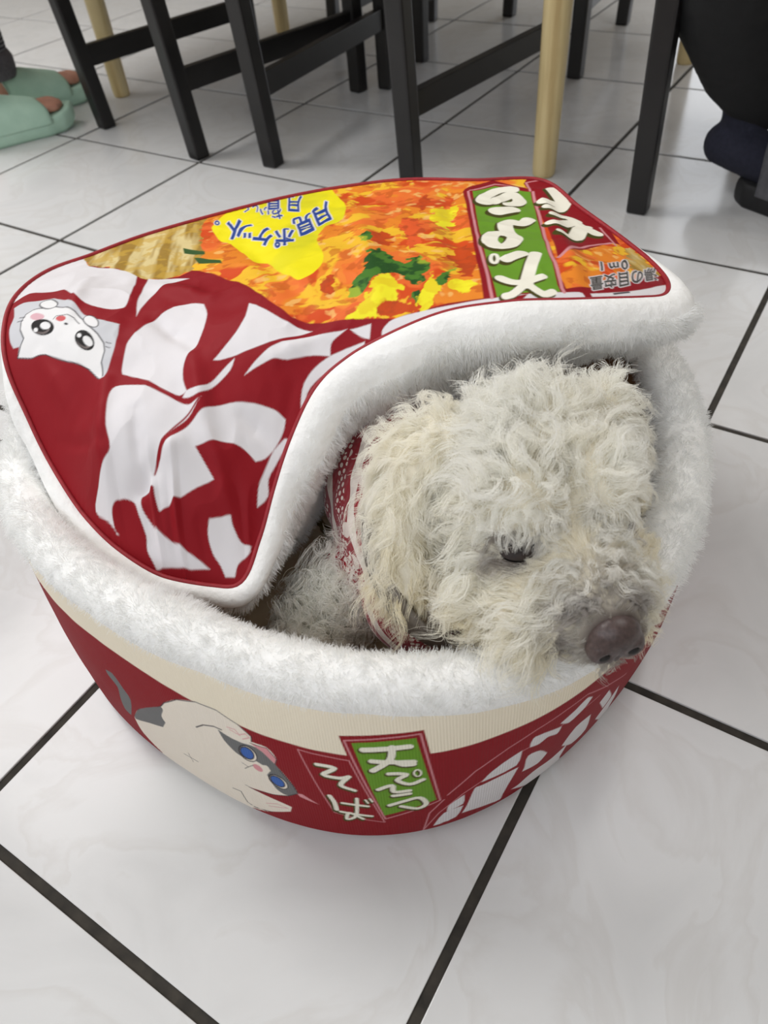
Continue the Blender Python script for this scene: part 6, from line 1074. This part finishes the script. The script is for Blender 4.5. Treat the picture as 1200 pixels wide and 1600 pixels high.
def head_len(P, Nn, f, r, u, rng):
    n = len(P); ear = dist_seg(P, EARP) < 0.036
    ear2 = dist_seg(P, EAR2) < 0.034
    muz = np.clip((f-0.068)/0.03, 0, 1)
    L = np.full(n, 0.030)
    crown = np.clip((u-0.01)/0.04, 0, 1)*(f < 0.05)
    L = L+0.006*crown
    bridge = np.exp(-(r/0.02)**2)*np.clip((u-0.0)/0.02, 0, 1)*np.clip((f-0.05)/0.02, 0, 1)
    L = L*(1-0.05*muz)*(1-0.5*bridge)
    side = np.sign(r)[:, None]*RT[None]
    comb = side*0.55+np.array([0, 0, -0.45])[None]+(-FW)[None]*0.25
    comb = comb*(1-crown[:, None])+crown[:, None]*(side*(np.clip(np.abs(r)/0.03, 0, 1)[:, None])*0.5+UP*0.15+(-FW)*0.35)
    comb = comb*(1-muz[:, None])+muz[:, None]*(side*0.6*np.clip(np.abs(r)/0.015, 0, 1)[:, None]+np.array([0, 0, -0.75])+(-FW)*0.1)
    comb[ear] = (np.array([0, 0, -1.0])+0.15*FW+0.1*RT)
    comb[ear2] = (np.array([0, 0, -0.9])-0.2*RT)
    w1 = np.stack([vnoise(P/0.022, 51)-0.5, vnoise(P/0.022, 52)-0.5, vnoise(P/0.022, 53)-0.5], 1)
    comb = comb+w1*1.1
    de = np.min([np.linalg.norm(P-e, axis=1) for e in EYES], axis=0)
    near = np.clip((0.030-de)/0.014, 0, 1)
    L = L*(1-0.45*near)
    dn = np.linalg.norm(P-NC, axis=1); nn = np.clip((0.036-dn)/0.016, 0, 1)
    L = L*(1-0.45*nn)
    L = L*(1-0.42*np.clip((-r-0.015)/0.025, 0, 1))
    L = np.where(ear, 0.026, L)
    lift = np.full(n, 0.65); lift = lift+0.35*crown-0.2*muz; lift[ear] = 0.45
    lift = lift-0.25*near
    brow = np.zeros(n)
    for e in EYES:
        ue = (e-S0)@UP; brow = np.maximum(brow, np.clip((0.034-np.linalg.norm(P-e, axis=1))/0.014, 0, 1)*np.clip((u-ue-0.007)/0.006, 0, 1))
    comb = comb*(1-brow[:, None])+brow[:, None]*(-UP*0.9+FW*0.35+w1*0.6); lift = lift*(1-brow)+0.85*brow; L = L*(1-brow)+0.0135*brow
    cz = np.where(muz > 0.5, 1.1, 0.9)
    t = np.tile([1.0, 1.0, 1.0], (n, 1))
    low = np.clip((0.0-u)/0.04, 0, 1)*(f > 0.01)
    warm = np.clip(low*0.8+0.22*ear*vnoise(P/0.02, 81)+0.35*(vnoise(P/0.025, 82)-0.3), 0, 1)[:, None]
    t = t*(1-warm)+np.array([1.0, 0.945, 0.80])*warm
    g = np.clip(nn*1.0+0.12*bridge, 0, 1)[:, None]; t = t*(1-g)+np.array([0.36, 0.32, 0.31])*g
    g = (np.clip((0.020-de)/0.008, 0, 1)*0.75)[:, None]; t = t*(1-g)+np.array([0.30, 0.24, 0.21])*g
    return L, comb, lift, cz, t
make_fur('head_fur', 4300, 18, head_w, head_len, 11, curl=1.05, spread=0.0031, rad=0.00018)
def muz_w(P):
    f, r, u = frame_of(P); d = np.linalg.norm(P-NC, axis=1)
    return ((f > 0.07) & (d > 0.0165) & (np.abs(r) < 0.06))*np.clip(1.6-d/0.05, 0.15, 1)
def muz_len(P, Nn, f, r, u, rng):
    n = len(P); d = np.linalg.norm(P-NC, axis=1); side = np.clip(r/0.012, -1, 1)[:, None]*RT[None]
    comb = -FW[None]*0.9+side*0.75+np.array([0, 0, -0.35])+rng.normal(0, 0.15, P.shape)
    g = np.clip((0.047-d)/0.022, 0, 1)*(0.6+0.4*vnoise(P/0.008, 91)); g = (g*np.clip(1.2-np.abs(r)/0.05, 0, 1))[:, None]
    t = np.array([1.0, 0.97, 0.9])*(1-g)+np.array([0.40, 0.365, 0.35])*g
    return 0.008+0.010*np.clip((d-0.016)/0.03, 0, 1), comb, np.full(n, 0.42), np.full(n, 0.6), t
make_fur('muzzle_fur', 2600, 10, muz_w, muz_len, 14, curl=0.7, k=7, rad=0.00013, spread=0.0022)
def paw_w(P):
    c = np.array([1.412, -0.935, 0.118]); return (np.linalg.norm(P-c, axis=1) < 0.06)*1.0
def paw_len(P, Nn, f, r, u, rng):
    n = len(P); comb = rng.normal(0, 0.5, P.shape)+np.array([0.1, -0.3, -0.5])
    t = np.tile([1.0, 1.0, 0.99], (n, 1)); return np.full(n, 0.022), comb, np.full(n, 0.7), np.full(n, 1.9), t
make_fur('leg_fur', 950, 8, paw_w, paw_len, 12, curl=1.7, k=16, rad=0.00026, spread=0.0014)
# sweater and collar -----------------------------------------------------------
AX0 = np.array([1.425, -0.835, 0.150]); AX1 = np.array([1.500, -0.842, 0.222]); AXD = unit(AX1-AX0)
t = NT('red_knit_with_white_pattern'); tc = t.new('ShaderNodeTexCoord')
dp = t.new('ShaderNodeVectorMath'); dp.operation = 'DOT_PRODUCT'; dp.inputs[1].default_value = tuple(AXD); t.link(tc.outputs['Object'], dp.inputs[0])
wv = t.new('ShaderNodeTexNoise'); wv.inputs['Scale'].default_value = 26; wv.inputs['Detail'].default_value = 1; t.link(tc.outputs['Object'], wv.inputs['Vector'])
def math_(op, a, b=None):
    n = t.new('ShaderNodeMath'); n.operation = op
    for i, v in enumerate((a, b)):
        if v is None: continue
        if isinstance(v, (int, float)): n.inputs[i].default_value = v
        else: t.link(v, n.inputs[i])
    return n.outputs[0]
ax = math_('ADD', dp.outputs['Value'], math_('MULTIPLY', wv.outputs['Fac'], 0.004))
band = math_('PINGPONG', math_('ADD', ax, 0.2), 0.019)                       # wide bands round the body
vor = t.new('ShaderNodeTexVoronoi'); vor.inputs['Scale'].default_value = 210; vor.inputs['Randomness'].default_value = 0.15; t.link(tc.outputs['Object'], vor.inputs['Vector'])
dots = math_('LESS_THAN', vor.outputs['Distance'], 0.42)
vor2 = t.new('ShaderNodeTexVoronoi'); vor2.inputs['Scale'].default_value = 48; t.link(tc.outputs['Object'], vor2.inputs['Vector'])
flake = math_('LESS_THAN', vor2.outputs['Distance'], 0.30)
b1 = math_('LESS_THAN', band, 0.0045); b2 = math_('GREATER_THAN', band, 0.0125)
msk = math_('MAXIMUM', math_('MULTIPLY', b2, dots), math_('MAXIMUM', math_('MULTIPLY', b1, math_('GREATER_THAN', vor2.outputs['Distance'], 0.22)), math_('MULTIPLY', math_('SUBTRACT', 1.0, b2), math_('MULTIPLY', flake, 0.9))))
mx = t.new('ShaderNodeMix'); mx.data_type = 'RGBA'; t.link(msk, mx.inputs[0]); mx.inputs[6].default_value = rgba((142, 14, 32)); mx.inputs[7].default_value = rgba((226, 214, 204))
t.link(mx.outputs[2], t.b.inputs['Base Color']); t.set(Roughness=0.9, Sheen_Weight=0.25)
t.bump(vor.outputs['Distance'], 0.4, 0.0015); M_knit = t.m
bm = Forms()
limb(bm, [dl((1.487, -0.845, 0.205)), dl((1.455, -0.850, 0.170)), dl((1.420, -0.815, 0.165)), dl((1.335, -0.737, 0.168)), dl((1.255, -0.738, 0.158))], [0.058, 0.070, 0.074, 0.075, 0.069])
blob(bm, dl((1.480, -0.900, 0.148)), (0.045, 0.045, 0.052))
limb(bm, [dl((1.440, -0.865, 0.155)), dl((1.425, -0.893, 0.142))], [0.042, 0.034])
sw = remesh(bm, 0.004, 4); sw.name = 'sweater'; sw.materials.append(M_knit)
so = link(bpy.data.objects.new('sweater', sw), dog); tag(so, 'red knitted sweater with white pattern bands')
M_strap = simple('grey_strap', (104, 96, 88), (124, 116, 106), 0.7, 300, 0.3)
cc = np.array([1.490, -0.876, 0.182]); axd = unit(np.array([0.72, 0.16, 0.68])); u1 = unit(np.cross(axd, [0, 0, 1.0])); u2 = np.cross(axd, u1)
ang = np.linspace(0, 2*np.pi, 72, endpoint=False)
V = []; F = []
prof = [(-0.010, 0.0), (-0.009, 0.003), (0.009, 0.003), (0.010, 0.0)]
for a in ang:
    rd = 0.0700
    for (h, o) in prof: V.append(dl(cc+axd*h+(u1*math.cos(a)+u2*math.sin(a))*(rd+o)))
for i in range(72):
    for j in range(4): F.append((i*4+j, ((i+1) % 72)*4+j, ((i+1) % 72)*4+(j+1) % 4, i*4+(j+1) % 4))
col = mesh_obj('collar', V, F, M_strap, dog); tag(col, 'grey woven collar under the ear')
